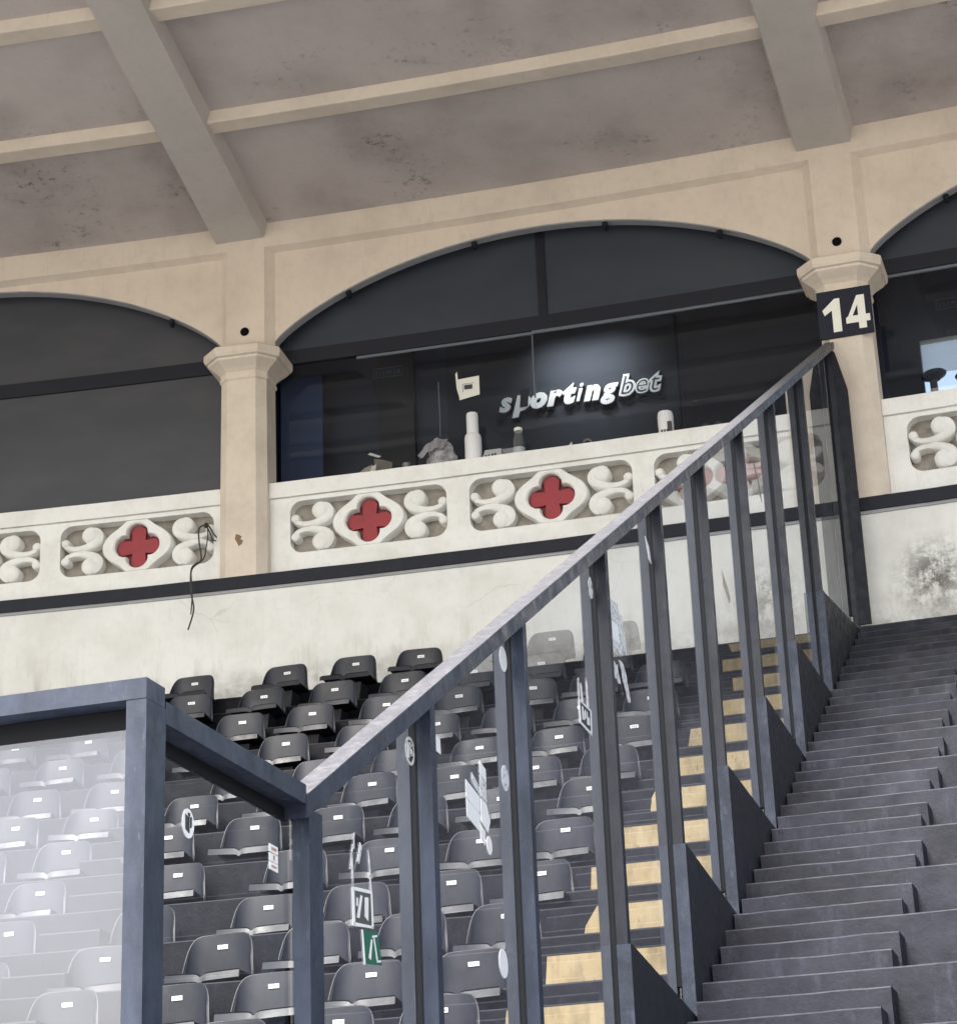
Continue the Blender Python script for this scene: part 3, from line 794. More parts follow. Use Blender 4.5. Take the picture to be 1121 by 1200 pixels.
# the strip light that washes the wall over the wordmark
dl = root('strip_light', P(3.66, .50, 11.27), PHI(3.66), 'slim strip light over the wordmark, tucked up behind the transom', 'lamp')
bm = bmesh.new(); box(bm, -.5, .5, -.03, .03, .0, .05); put('housing', bm, M['frame'], dl)
L = bpy.data.lights.new('strip_light_tube', 'AREA'); L.shape = 'RECTANGLE'; L.size = .95; L.size_y = .05; L.energy = 3.2; L.color = (1, .98, .95); L.spread = R(80)
lo = bpy.data.objects.new('strip_light_tube', L); COL.objects.link(lo); lo.parent = dl
lo.location = (.0, .0, -.02); lo.rotation_euler = (R(52), 0, 0)

# ---------------------------------------------------------------- things on the sill behind the glass
ZS = 9.371; SD = .07
def thing1(name, s, label, cat, d=SD, z=ZS, group=None): return root(name, P(s + .10, d, z), PHI(s), label, cat, group)
tb = bmesh.new()
tray = root('inner_shelf', P(3.3, .42, 9.48), PHI(3.3), 'narrow dark shelf inside the middle box window', 'shelf')
bm = bmesh.new(); box(bm, .3, 6.45, .36, .70, 9.50, 9.55, 12); put('board', warp(bm, PL), M['frame'], tray, True)
r = thing1('squeeze_bottle', 2.45, 'tall white plastic bottle with a narrower white upper half', 'bottle')
bm = bmesh.new(); lathe(bm, [(0, 0), (.088, 0), (.094, .02), (.094, .30), (.085, .335), (.068, .35)], 24); put('body', bm, M['plastic_white'], r, smooth=True, auto=.7)
bm = bmesh.new(); lathe(bm, [(.066, .35), (.066, .57), (.060, .597), (.03, .61), (0, .61)], 24); put('neck', bm, M['plastic_white'], r, smooth=True, auto=.7)
r = thing1('glass_bottle', 2.965, 'small clear glass bottle with a white cap below the wordmark', 'bottle')
bm = bmesh.new(); lathe(bm, [(0, 0), (.062, 0), (.066, .015), (.066, .19), (.05, .25), (.045, .31)], 20); put('body', bm, glassmat('bottle_glass', (.6, .68, .72), 1.6, .12), r, smooth=True, auto=.7)
bm = bmesh.new(); lathe(bm, [(.046, .31), (.046, .345), (.03, .355), (0, .355)], 20); put('cap', bm, M['paper'], r, smooth=True, auto=.7)
bm = bmesh.new(); lathe(bm, [(.0665, .03), (.0672, .03), (.0672, .11), (.0665, .11)], 20); put('paper_label', bm, mat('pale_label', (.35, .4, .42), .6), r)
r = thing1('white_can', 4.605, 'white ribbed can with a printed base on the sill below the wordmark end', 'can')
bm = bmesh.new(); lathe(bm, [(0, 0), (.078, 0), (.084, .015), (.084, .26), (.076, .29), (.0, .292)] , 24); put('body', bm, M['plastic_white'], r, smooth=True, auto=.6)
bm = bmesh.new(); lathe(bm, [(.086, .13), (.088, .14), (.086, .15), (.086, .22), (.088, .23), (.086, .24)], 24); put('rib_band', bm, M['plastic_white'], r, smooth=True)
bm = bmesh.new()
for k in (-1, 0, 1): box(bm, k * .03 - .011, k * .03 + .008, -.092, -.086, .035, .06)
box(bm, .03, .075, -.088, -.05, .03, .15)
put('print', bm, M['black_print'], r)
# crumpled cloth over a stack
r = thing1('cloth_pile', 2.05, 'crumpled grey cloth draped over a bundle beside the tall white bottle', 'cloth')
def lump(bm, c, rx, ry, rz, amp, sc, seed, sub=4):
    g = bmesh.ops.create_icosphere(bm, subdivisions=sub, radius=1)
    for v in g['verts']:
        d = noise.noise(v.co * sc + Vector((seed, 0, 0))) * amp + abs(noise.noise(v.co * sc * 2.3 + Vector((0, seed, 0)))) * amp * .8
        v.co = Vector((c[0] + v.co.x * rx * (1 + d), c[1] + v.co.y * ry * (1 + d), max(.0, c[2] + v.co.z * rz * (1 + d))))
bm = bmesh.new(); lump(bm, (.03, 0, .10), .155, .13, .185, .35, 1.9, 3); put('bundle', bm, M['cloth'], r, smooth=True)
bm = bmesh.new()
gx, gz = 14, 14; vs = []
for i in range(gx + 1):
    row = []
    for j in range(gz + 1):
        u, v = i / gx, j / gz
        x = -.20 + .33 * u * (1 - .2 * v) + .05 * v; z = .03 + .30 * math.sin(min(1, (u * .9 + .15)) * math.pi * .62) * (1 - .55 * v) + .02 * noise.noise(Vector((u * 6, v * 5, 3)))
        y = -.15 + .02 * math.sin(u * 17) - .03 * v + .12 * u * (1 - v)
        row.append(bm.verts.new((x, y, z)))
    vs.append(row)
for i in range(gx):
    for j in range(gz): bm.faces.new((vs[i][j], vs[i + 1][j], vs[i + 1][j + 1], vs[i][j + 1]))
bmesh.ops.solidify(bm, geom=bm.faces[:], thickness=.006); put('drape', bm, mat('pale_grey_cloth', (.5, .49, .52), .9), r, smooth=True)
r = thing1('cardboard_pile', 1.30, 'torn brown cardboard and paper heap at the left end of the sill', 'rubbish')
def flap(bm, pts, th=.008):
    f = bm.faces.new([bm.verts.new(p) for p in pts]); bmesh.ops.solidify(bm, geom=[f], thickness=th)
bm = bmesh.new()
flap(bm, [(-.23, 0, 0), (-.02, -.03, 0), (.0, -.02, .135), (-.10, .01, .12), (-.20, .02, .05)]); put('sheet', bm, M['card'], r)
bm = bmesh.new(); flap(bm, [(-.02, -.02, 0), (.20, .02, 0), (.215, .03, .155), (.10, .0, .19), (.01, .0, .21), (.02, -.01, .12)]); put('sheet', bm, M['card'], r)
bm = bmesh.new(); flap(bm, [(-.03, -.05, .03), (.04, -.05, .04), (.05, -.05, .12), (-.0, -.05, .10)]); put('paper_scrap', bm, M['paper'], r)
bm = bmesh.new(); flap(bm, [(-.06, .0, .27), (.06, .02, .225), (.09, .02, .24), (-.03, .0, .29)]); put('paper_scrap', bm, M['paper'], r)
bm = bmesh.new(); flap(bm, [(-.32, -.02, 0), (-.20, -.02, 0), (-.21, 0, .05), (-.27, 0, .07)]); put('paper_scrap', bm, M['cloth'], r)
r = thing1('drinking_glass', 1.685, 'small dull drinking glass between the cardboard heap and the cloth', 'glass')
bm = bmesh.new(); lathe(bm, [(0, 0), (.045, 0), (.055, .10), (.05, .10), (.04, .01), (0, .01)], 18); put('tumbler', bm, mat('dull_glass', (.10, .11, .125), .25), r, smooth=True, auto=.7)
r = thing1('small_carton', 2.66, 'low pale carton with printed side right of the tall white bottle', 'box')
bm = bmesh.new(); box(bm, -.11, .12, -.05, .05, 0, .12); 
for v in bm.verts:
    if v.co.z > .1: v.co.x = v.co.x * .8 + .02
put('carton', bm, mat('pale_carton', (.36, .36, .38), .7), r, bevel=.004)
bm = bmesh.new()
for k, wdt in enumerate((.03, .022, .04, .03)): box(bm, -.07 + k * .036, -.07 + k * .036 + wdt * .7, -.054, -.050, .035 + .004 * k, .06 + .004 * k)
put('print', bm, M['black_print'], r)
r = thing1('crumpled_wrapper', 3.55, 'crumpled teal and white wrapper on the sill under the wordmark', 'wrapper')
bm = bmesh.new(); flap(bm, [(-.12, 0, .0), (.05, -.02, .01), (.10, 0, .045), (-.02, 0, .075), (-.06, 0, .03)]); put('wrapper', bm, M['teal'], r)
bm = bmesh.new(); flap(bm, [(-.10, -.03, .01), (.02, -.03, .03), (.09, -.03, .01), (.0, -.03, .0)]); flap(bm, [(-.03, -.02, .05), (.01, -.02, .10), (.02, -.02, .05)]); put('paper_scrap', bm, M['paper'], r)
r = thing1('tape_roll', 3.735, 'small grey roll standing beside the teal wrapper', 'roll')
bm = bmesh.new()
for k in range(20):
    pass
rg = []
for k in range(20):
    a = 2 * math.pi * k / 20; ring = []
    for rr, yy in ((.055, -.02), (.055, .02), (.032, .02), (.032, -.02)): ring.append(bm.verts.new((rr * math.cos(a), yy, .056 + rr * math.sin(a))))
    rg.append(ring)
for k in range(20):
    a, b = rg[k], rg[(k + 1) % 20]
    for j in range(4): bm.faces.new((a[j], a[(j + 1) % 4], b[(j + 1) % 4], b[j]))
put('roll', bm, mat('grey_tape', (.10, .10, .105), .5), r)
for k, (s, lab) in enumerate(((5.04, 'left of two small dark balls on the sill near the barrier head'), (5.17, 'right of two small dark balls on the sill near the barrier head'))):
    r = thing1('dark_ball', s, lab, 'ball', group='small dark balls on the sill')
    bm = bmesh.new(); lump(bm, (0, 0, .045), .05, .05, .05, .12, 1.3, k, 3); put('ball', bm, mat('dull_black', (.05, .05, .06), .5), r, smooth=True)
r = thing1('bottle_cap', 2.31, 'tiny white cap beside the foot of the tall white bottle', 'cap')
bm = bmesh.new(); lathe(bm, [(0, 0), (.03, 0), (.03, .045), (0, .045)], 14); put('cap', bm, M['plastic_white'], r)
# paper notice taped inside the glass, with a torn strip at its corner
r = root('taped_notice', P(2.47, .243, 10.25), PHI(2.47), 'cream notice with a torn corner strip taped to the window left of the wordmark', 'notice')
bm = bmesh.new(); prism(bm, [(-.10, -.02), (.135, .02), (.135, .25), (-.11, .235)], 0, .006); put('sheet', bm, M['paper'], r)
bm = bmesh.new(); prism(bm, [(-.135, .30), (-.115, .33), (-.10, .10), (-.09, -.02), (-.125, .12)], -.01, -.004); put('torn_strip', bm, M['paper'], r)
bm = bmesh.new(); box(bm, -.04, .055, -.002, -.0005, .10, .155); put('print', bm, M['black_print'], r)
bm = bmesh.new(); box(bm, -.055, .075, -.003, -.001, .165, .172); box(bm, -.06, -.052, -.003, -.001, .07, .17); put('print_line', bm, M['ink'], r)
# thin hanging cord
r = root('hanging_cord', P(2.09, .42, 9.95), PHI(2.09), 'thin pale cord hanging above the cloth pile', 'cord')
bm = bmesh.new(); tube(bm, [(0, 0, -.05), (.004, 0, .2), (0, 0, .4), (-.003, 0, .62)], .006, 6); put('cord', bm, mat('pale_cord', (.3, .31, .35), .5), r)
# framed plates, hollow outline with worn unreadable marks
def plaque(s, z, d, label, w=.37, h=.13):
    r = root('framed_plate', P(s, d, z), PHI(s), label, 'plate')
    bm = bmesh.new(); box(bm, -w / 2, w / 2, 0, .01, 0, h); put('board', bm, M['room'], r)
    fm = M['trim']
    bm = bmesh.new()
    t = .010
    for q in ((-w / 2, w / 2, 0, t), (-w / 2, w / 2, h - t, h), (-w / 2, -w / 2 + t, t, h - t), (w / 2 - t, w / 2, t, h - t)): box(bm, q[0], q[1], -.006, -.001, q[2], q[3])
    put('outline', bm, fm, r)
    bm = bmesh.new(); rnd = random.Random(int(s * 10))
    for k in range(7):
        x = -w / 2 + .04 + k * (w - .07) / 7
        box(bm, x, x + .010, -.004, -.001, .04, h - .04)
        if rnd.random() < .7: box(bm, x + .010, x + .032, -.004, -.001, .04 + rnd.choice((0, .02, .04)), .05 + rnd.choice((0, .02, .035)))
    put('worn_lettering', bm, fm, r)
plaque(1.33, 11.02, BD - .12, 'faint outlined plate on the dark pillar of the middle box')
plaque(7.78, 10.86, BD - .03, 'faint outlined plate above the bright opening of the right box')

# small spot fittings under the arch edges
for s, z, lab in ((2.666, 12.034, 'small black arch spotlight nearest the top of the middle arch'), (1.169, 11.64, 'small black arch spotlight low on the left side of the middle arch'), (4.184, 12.01, 'small black arch spotlight just right of the mullion'), (5.462, 11.702, 'small black arch spotlight low on the right side of the middle arch'), (-.972, 11.573, 'small black arch spotlight on the left arch'), (7.936, 11.612, 'small black arch spotlight on the right arch')):
    mid = 3.365 if 0 < s < 6.6 else (-3.421 if s < 0 else 10.151)
    za = archz(s - mid, 1.13 if s < 0 else 1.02)
    r = root('arch_spotlight', P(s, .06, za), PHI(s), lab, 'spotlight', 'small black spotlights under the arches')
    bm = bmesh.new(); box(bm, -.012, .012, -.012, .012, -.03, .004); put('bracket', bm, M['frame'], r)
    bm = bmesh.new(); lathe(bm, [(0, -.045), (.02, -.045), (.034, -.02), (.036, .03), (.03, .05), (0, .05)], 14); bm.transform(Matrix.Translation((0, -.01, -.055)) @ Matrix.Rotation(R(55), 4, 'X')); put('lamp_head', bm, M['frame'], r, smooth=True, auto=.8)

# ---------------------------------------------------------------- cable tied to the left balustrade
r = root('black_cable', P(-.50, BAL0 - .05, 7.65), PHI(-.5), 'black cable knotted on the left balustrade and hanging down the wall', 'cable')
def q(x, y): return (x, y, 0)
def cpts(lst):
    out = []
    n = len(lst)
    for i in range(n - 1):
        a = [Vector(lst[min(max(i + k, 0), n - 1)]) for k in (-1, 0, 1, 2)]
        for t in (0, .2, .4, .6, .8):
            out.append(.5 * (2 * a[1] + (a[2] - a[0]) * t + (2 * a[0] - 5 * a[1] + 4 * a[2] - a[3]) * t * t + (3 * a[1] - a[0] - 3 * a[2] + a[3]) * t ** 3))
    out.append(Vector(lst[-1])); return out
z0 = 7.65
for k, (lst, rad) in enumerate((
    ([(.02, -.02, 1.30), (-.05, -.05, 1.26), (-.055, -.05, 1.12), (-.03, -.05, .95), (-.03, -.07, .86), (-.05, -.30, .70), (-.055, -.31, .45), (-.02, -.31, .25), (-.04, -.30, .14), (-.09, -.29, .0)], .009),
    ([(.02, -.02, 1.30), (.05, -.05, 1.18), (.03, -.05, 1.02), (.0, -.06, .88), (-.045, -.30, .69), (-.04, -.32, .5), (-.035, -.32, .36), (-.055, -.30, .17)], .007),
    ([(.02, -.02, 1.30), (.06, -.06, 1.27), (.12, -.07, 1.17), (.155, -.06, 1.12)], .009),
    ([(.02, -.02, 1.29), (.07, -.06, 1.20), (.11, -.07, 1.10), (.15, -.06, 1.08)], .007))):
    bm = bmesh.new(); tube(bm, cpts(lst), rad, 7); put('strand', bm, M['cable'], r, smooth=True)
bm = bmesh.new(); lump(bm, (.02, -.03, 1.29), .028, .025, .03, .3, 2, 5, 3); put('knot', bm, M['cable'], r, smooth=True)

# ---------------------------------------------------------------- seats
def make_seat():
    r = root('stadium_seat', (0, 0, 0), 0, None, 'seat', 'black plastic stadium seats')
    # backrest: shell wrapped forward at both sides, rounded shoulders
    bm = bmesh.new(); nu, nv = 20, 9; vs = []
    for i in range(nu + 1):
        u = -1 + 2 * i / nu; row = []
        zt = .545 - .02 * u * u - .150 * max(0, (abs(u) - .40) / .60) ** 2.6
        zb = .215
        for j in range(nv + 1):
            v = j / nv
            z = zb + (zt - zb) * v
            hw = .262 - .022 * v
            x = hw * math.sin(u * 1.35) / math.sin(1.35)
            y = .035 * v - .115 * (abs(u) ** 3.0) * (1 - .18 * v) + .012 * (1 - v) ** 2
            row.append(bm.verts.new((x, y, z)))
        vs.append(row)
    for i in range(nu):
        for j in range(nv): bm.faces.new((vs[i][j], vs[i + 1][j], vs[i + 1][j + 1], vs[i][j + 1]))
    bmesh.ops.recalc_face_normals(bm, faces=bm.faces[:])
    bmesh.ops.solidify(bm, geom=bm.faces[:], thickness=.014)
    back = put('backrest', bm, M['seat'], r, smooth=True, auto=1.2)
    # pale rounded lip round the back's edge
    bm = bmesh.new(); pth = [vs_ for vs_ in []]
    edge = []
    for j in (0, 3, 6, 9):
        v = j / 9; u = -1; zt = .545 - .02 - .150
        hw = .262 - .022 * v; edge.append((-hw, .035 * v - .115 * (1 - .18 * v) + .012 * (1 - v) ** 2 - .006, .215 + (zt - .215) * v))
    topp = []
    for i in range(1, nu):
        u = -1 + 2 * i / nu; zt = .545 - .02 * u * u - .150 * max(0, (abs(u) - .40) / .60) ** 2.6
        topp.append((.24 * math.sin(u * 1.35) / math.sin(1.35), .035 - .115 * (abs(u) ** 3) * .82 - .006, zt))
    pts = edge + topp + [(-x, y, z) for x, y, z in edge[::-1]]
    tube(bm, pts, .0065, 6); put('rim', bm, M['seat_rim'], r, smooth=True)
    # pan: shallow bowl with a thick front lip, notched in the middle
    bm = bmesh.new(); nx, ny = 22, 8; top = []
    for i in range(nx + 1):
        u = -1 + 2 * i / nx; row = []
        for j in range(ny + 1):
            v = j / ny                                        # 0 front, 1 back
            x = u * (.262 - .02 * v); fy = -.40 + .03 * u * u
            y = fy + (0.0 - fy) * v
            z = .225 - .055 * math.sin(math.pi * min(1, v * 1.1)) * (1 - u * u) + .014 * abs(u) - (.020 * math.exp(-(u / .07) ** 2) if v < .2 else 0)
            row.append(bm.verts.new((x, y, z)))
        top.append(row)
    bot = [[bm.verts.new((v.co.x, v.co.y + (-.013 if j == 0 else 0), v.co.z - (.048 if j == 0 else .016) + (.006 * math.exp(-((i / nx - .5) / .05) ** 2)))) for j, v in enumerate(row)] for i, row in enumerate(top)]
    for i in range(nx):
        for j in range(ny):
            bm.faces.new((top[i][j], top[i + 1][j], top[i + 1][j + 1], top[i][j + 1])); bm.faces.new((bot[i][j], bot[i][j + 1], bot[i + 1][j + 1], bot[i + 1][j]))
        bm.faces.new((top[i][0], bot[i][0], bot[i + 1][0], top[i + 1][0])); bm.faces.new((top[i][ny], top[i + 1][ny], bot[i + 1][ny], bot[i][ny]))
    for i in (0, nx):
        for j in range(ny): bm.faces.new((top[i][j], top[i][j + 1], bot[i][j + 1], bot[i][j]) if i == 0 else (top[i][j], bot[i][j], bot[i][j + 1], top[i][j + 1]))
    put('seat_pan', bm, M['seat'], r, smooth=True, auto=.8)
    bm = bmesh.new(); rr = []  # black strip modelling the line of shade above the front lip
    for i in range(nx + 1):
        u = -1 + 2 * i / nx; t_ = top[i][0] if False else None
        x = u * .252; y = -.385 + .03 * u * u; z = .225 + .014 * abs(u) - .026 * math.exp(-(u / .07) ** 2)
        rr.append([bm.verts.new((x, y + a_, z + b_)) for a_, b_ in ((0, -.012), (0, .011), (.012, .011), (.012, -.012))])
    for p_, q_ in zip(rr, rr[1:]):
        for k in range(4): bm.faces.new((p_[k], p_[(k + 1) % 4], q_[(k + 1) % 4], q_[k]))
    bm.faces.new(rr[0]); bm.faces.new(rr[-1][::-1]); put('lip_shade_strip', bm, M['hole'], r)
    bm = bmesh.new(); box(bm, -.16, .16, -.30, -.04, -.16, .165); 
    for v in bm.verts:
        if v.co.z < .1: v.co.x *= .55; v.co.y = v.co.y * .5 - .06
    put('bracket', bm, M['bracket'], r, bevel=.006)
    bm = bmesh.new(); box(bm, -.036, .036, .004, .014, .444, .472)
    pl = put('number_plate', bm, M['number'], r)
    bm = bmesh.new()
    for k in (-1, 0, 1): box(bm, k * .018 - .005, k * .018 + .004, .0025, .0038, .452, .463)
    put('number_print', bm, M['ink'], pl)
    return r
LAB = [(0,-1.91,0.52),(0,-2.55,0.49),(0,-0.38,0.57),(0,0.66,0.58),(0,1.40,0.60),(0,2.11,0.61),(0,2.82,0.62),(0,3.51,0.64),(0,4.20,0.65),(1,-0.12,0.54),(1,0.66,0.54),(1,1.42,0.53),(1,2.16,0.55),(1,2.88,0.56),(1,3.58,0.57),(1,4.26,0.58),(1,-0.91,0.49),(2,-1.71,0.44),(2,-0.93,0.44),(2,-0.08,0.47),(2,0.71,0.48),(2,1.43,0.50),(2,2.19,0.51),(2,2.94,0.52),(2,3.67,0.52),(2,4.31,0.54),(2,4.95,0.55),(3,-1.62,0.38),(3,-0.86,0.41),(3,-0.06,0.44),(3,0.68,0.42),(3,1.43,0.43),(3,2.19,0.46),(3,2.92,0.48),(3,3.63,0.49),(3,4.33,0.49),(3,4.99,0.50),(4,-1.49,0.30),(4,-0.75,0.34),(4,0.01,0.35),(4,1.25,0.36),(4,2.04,0.38),(4,2.80,0.41),(4,3.55,0.43),(4,4.29,0.45),(4,4.99,0.46),(5,-0.61,0.33),(5,0.14,0.35),(5,1.11,0.38),(5,1.99,0.39),(5,2.79,0.42),(5,3.54,0.41),(5,4.27,0.42),(5,4.94,0.44),(6,-0.54,0.29),(6,0.25,0.32),(6,1.19,0.37),(6,1.98,0.38),(6,2.73,0.40),(6,3.47,0.41),(6,4.17,0.43),(6,4.94,0.43),(7,-0.41,0.23),(7,0.39,0.26),(7,1.61,0.31),(7,2.67,0.33),(7,3.44,0.35),(7,4.21,0.35),(7,4.92,0.37),(8,-0.20,0.20),(8,0.52,0.23),(8,1.70,0.25),(8,2.71,0.27),(8,3.47,0.29),(8,4.21,0.32),(8,4.93,0.33),(9,0.70,0.22),(9,1.72,0.27),(9,2.67,0.29),(9,3.42,0.31),(9,4.17,0.33),(9,4.88,0.33),(10,1.00,0.23),(10,1.81,0.28),(10,2.66,0.27),(10,3.39,0.30),(10,4.11,0.32),(10,4.87,0.33),(11,1.96,0.30),(11,2.69,0.29),(11,3.43,0.32),(11,4.17,0.35),(11,4.90,0.37),(12,2.81,0.36),(12,3.53,0.39),(12,4.26,0.41),(12,4.96,0.43)]
ORD = ['first', 'second', 'third', 'fourth', 'fifth', 'sixth', 'seventh', 'eighth', 'ninth', 'tenth', 'eleventh', 'twelfth', 'thirteenth']
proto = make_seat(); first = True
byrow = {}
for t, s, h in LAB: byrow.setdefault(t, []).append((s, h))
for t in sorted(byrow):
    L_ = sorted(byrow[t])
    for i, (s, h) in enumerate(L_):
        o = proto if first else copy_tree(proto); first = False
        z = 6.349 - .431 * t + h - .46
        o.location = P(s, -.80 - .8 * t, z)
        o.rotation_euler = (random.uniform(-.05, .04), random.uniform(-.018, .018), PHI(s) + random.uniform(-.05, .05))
        rw = 'top' if t == 0 else ORD[t] + ' from top'
        if i == len(L_) - 1: w_ = 'aisle seat beside the yellow steps' if t > 1 else 'rightmost seat'
        elif i == 0: w_ = 'leftmost seat'
        else: w_ = ORD[i] + ' seat from the left'
        o['label'] = 'black plastic seat, %s, in the %s row' % (w_, rw)

# ---------------------------------------------------------------- the glass barrier
PD = [-15.44, -14.144, -12.768, -11.085, -9.59, -8.096, -6.427, -4.739, -2.871, -.43]
SL = .5417
def zrail(d): return 1.739 + SL * (d + 15.44)
def zgr(d): return zrail(d) - 3.008
bar = root('glass_barrier', B(0, -8, -1.7), -BARA, 'tall dark steel and glass barrier climbing the stairs', 'barrier')
def bb(nm, fn, m, par=bar, **k):
    bm = bmesh.new(); fn(bm); return put(nm, warp(bm, BL), m, par, True, **k)
PW = .058
for i, d in enumerate(PD):
    dep = .12 if i == 0 else .062
    if i == 9:
        bb('post', lambda bm: box(bm, -PW, 0, d, d + dep, zgr(d) - .1, zrail(d) + .02), M['steel_dark'])
    else:
        bb('post', lambda bm: box(bm, -PW, 0, d, d + dep, max(-1.7, zgr(d) - .1), zrail(d) + .02), M['steel'] if i < 3 else M['steel_dark'], bevel=.005)
    # added solid bar behind the glass, modelling the post's reflection
    if i: bb('seal', lambda bm: box(bm, -.0915, -.0585, d + .008, d + .054, zgr(d) + .1, zrail(d) - .004), M['black_gasket'])
    if 0 < i < 9: bb('post_reflection', lambda bm: box(bm, -.144, -.092, d + .004, d + .062, max(-1.7, zgr(d) - .1), zrail(d) - .006), M['steel_reflected'])
# sloping top rail: box, with its worn top sheet, paled for sky light, as a part
a, b = -15.47, -.05
def railbox(bm, x0, x1, dz0, dz1, n=60):
    rows = []
    for i in range(n + 1):
        d = a + (b - a) * i / n; z = zrail(d)
        rows.append([bm.verts.new((x, d, z + q_)) for x, q_ in ((x0, dz0), (x1, dz0), (x1, dz1), (x0, dz1))])
    for p_, q_ in zip(rows, rows[1:]):
        for j in range(4): bm.faces.new((p_[j], p_[(j + 1) % 4], q_[(j + 1) % 4], q_[j]))
    bm.faces.new(rows[0]); bm.faces.new(rows[-1][::-1])
bb('top_rail', lambda bm: railbox(bm, -.088, .008, -.002, .074), M['rail'])
bb('rail_top_face', lambda bm: (railbox(bm, -.086, .006, .0745, .0765, 90), jig(bm, .001, 6)), M['rail_top'])
# panes
for i in range(9):
    d0, d1 = PD[i], PD[i + 1]
    def pane(bm):
        g0 = zrail(d0) - 2.1; pts = []
        rows = []
        for k in range(13):
            d = d0 + .03 + (d1 - d0 - .034) * k / 12
            rows.append([bm.verts.new((x, d, z)) for x, z in ((-.082, zgr(d0) - .15 + SL * (d - d0)), (-.074, zgr(d0) - .15 + SL * (d - d0)), (-.074, zrail(d)), (-.082, zrail(d)))])
        for p_, q_ in zip(rows, rows[1:]):
            for j in range(4): bm.faces.new((p_[j], p_[(j + 1) % 4], q_[(j + 1) % 4], q_[j]))
        bm.faces.new(rows[0]); bm.faces.new(rows[-1][::-1])
    bb('glass_pane', pane, M['glass'])
# base plates: high at the post, running level uphill until the stairs meet them
for i in range(0, 9):
    d0, d1 = PD[i], PD[i + 1]
    zt = zgr(d0) + .907; z1 = zgr(d1) - .20 + .0
    def plate(bm):
        pts = [(d0 - .012, zgr(d0) - .25), (d0 - .012, zt), (d0 + .05, zt), (d1, z1 + .12), (d1, z1 - .25)]
        rows = [[bm.verts.new((x, y_, z_)) for y_, z_ in pts] for x in (-.058, .016)]
        n = len(pts)
        for k in range(n):
            f = bm.faces.new((rows[0][k], rows[0][(k + 1) % n], rows[1][(k + 1) % n], rows[1][k]))
            if k == 0: f.material_index = 1
        bm.faces.new(rows[0]); bm.faces.new(rows[1][::-1])
    bb('base_plate', plate, [M['plate'], M['plate_lit_face']])
def endp(bm):
    d = PD[9] - .02; pts = [(.004, zgr(d)), (.004, 9.86), (.03, 9.83), (.125, 9.40), (.125, zgr(d))]
    prism(bm, pts, d, d + .03)
bb('end_plate', endp, M['plate'])
bb('end_post', lambda bm: box(bm, -.062, -.006, -.34, -.30, 6.7, 9.88), M['steel_dark'])

# level length and front fence
DC = -16.62
bb('level_rail', lambda bm: box(bm, -.088, .004, DC + .07, -15.472, 1.765, 1.83), M['steel'], bevel=.004)
bb('level_rail', lambda bm: box(bm, -.092, -.074, DC + .07, -15.472, 1.722, 1.763), M['black_gasket'])
fr = root('front_glass_fence', B(-2, DC, -1.7), -BARA, 'front steel fence with glass pane hazed with painted sky reflection along the foot of the stand', 'fence')
bb('corner_post', lambda bm: box(bm, -.058, .004, DC - .06, DC + .068, -1.7, 1.807), M['steel'], fr, bevel=.005)
bb('front_rail', lambda bm: box(bm, -6.0, .004, DC - .062, DC + .06, 1.808, 1.868, 20), M['steel'], fr, bevel=.004)
bb('head_gasket', lambda bm: box(bm, -6.0, -.062, DC + .02, DC + .058, 1.742, 1.806), M['black_gasket'], fr)
bb('side_gasket', lambda bm: box(bm, -.086, -.0605, DC + .0, DC + .03, -1.2, 1.741), M['black_gasket'], fr)
bb('front_pane', lambda bm: box(bm, -2.2, -.087, DC + .005, DC + .013, -1.0, 1.741), M['sky_hazed'], fr)
bb('front_pane', lambda bm: box(bm, -6.0, -2.3, DC + .005, DC + .013, -1.0, 1.741), M['sky_hazed'], fr)
bb('fence_post', lambda bm: box(bm, -2.295, -2.205, DC - .05, DC + .05, -1.7, 1.741), M['steel'], fr)
bb('plinth_wall', lambda bm: box(bm, -6.0, -.06, DC - .08, DC + .08, -1.7, -1.0), M['terrace'], fr)
bb('glass_pane', lambda bm: box(bm, -.082, -.074, DC + .07, -15.445, -1.0, 1.722), M['level_glass'])
bb('plinth_wall', lambda bm: box(bm, -.12, .04, DC + .08, -15.46, -1.7, -1.0), M['terrace'])

# ---------------------------------------------------------------- stickers and paper on the glass (all flat)
def bpoly(bm, pts, off=-.0715, th=.0015):
    a_ = [bm.verts.new((off, d, z)) for d, z in pts]; b_ = [bm.verts.new((off - th, d, z)) for d, z in pts]
    bm.faces.new(a_); bm.faces.new(b_[::-1])
    for k in range(len(pts)):
        j = (k + 1) % len(pts); bm.faces.new((a_[j], a_[k], b_[k], b_[j]))
def sticker(name, c, label, cat, polys):
    r = root(name, B(-.0715, c[0], c[1]), -BARA, label, cat)
    for nm, pts, m, off in polys:
        bm = bmesh.new()
        for q_ in (pts if isinstance(pts[0][0], (list, tuple)) else [pts]): bpoly(bm, q_, -.0715 + off)
        put(nm, warp(bm, BL), m, r, True)
    return r
def ell(c, rx, rz, n=28): return [(c[0] + rx * math.cos(2 * math.pi * k / n), c[1] + rz * math.sin(2 * math.pi * k / n)) for k in range(n)]
def bars(c, lst): return [[(c[0] + x0, c[1] + z0), (c[0] + x1, c[1] + z0 + sk), (c[0] + x1, c[1] + z1 + sk), (c[0] + x0, c[1] + z1)] for x0, x1, z0, z1, sk in lst]
c = (-16.228, 1.551)
sticker('round_sticker', c, 'round white sticker with a dark figure on the lower level pane', 'sticker', [('disc', ell(c, .042, .044), M['print_white'], 0), ('figure', bars(c, [(-.022, -.006, -.02, .025, -.006), (-.002, .006, -.028, .02, .0), (.012, .022, -.012, .02, .004), (-.004, .010, .022, .032, 0)]), M['black_print'], .002)])
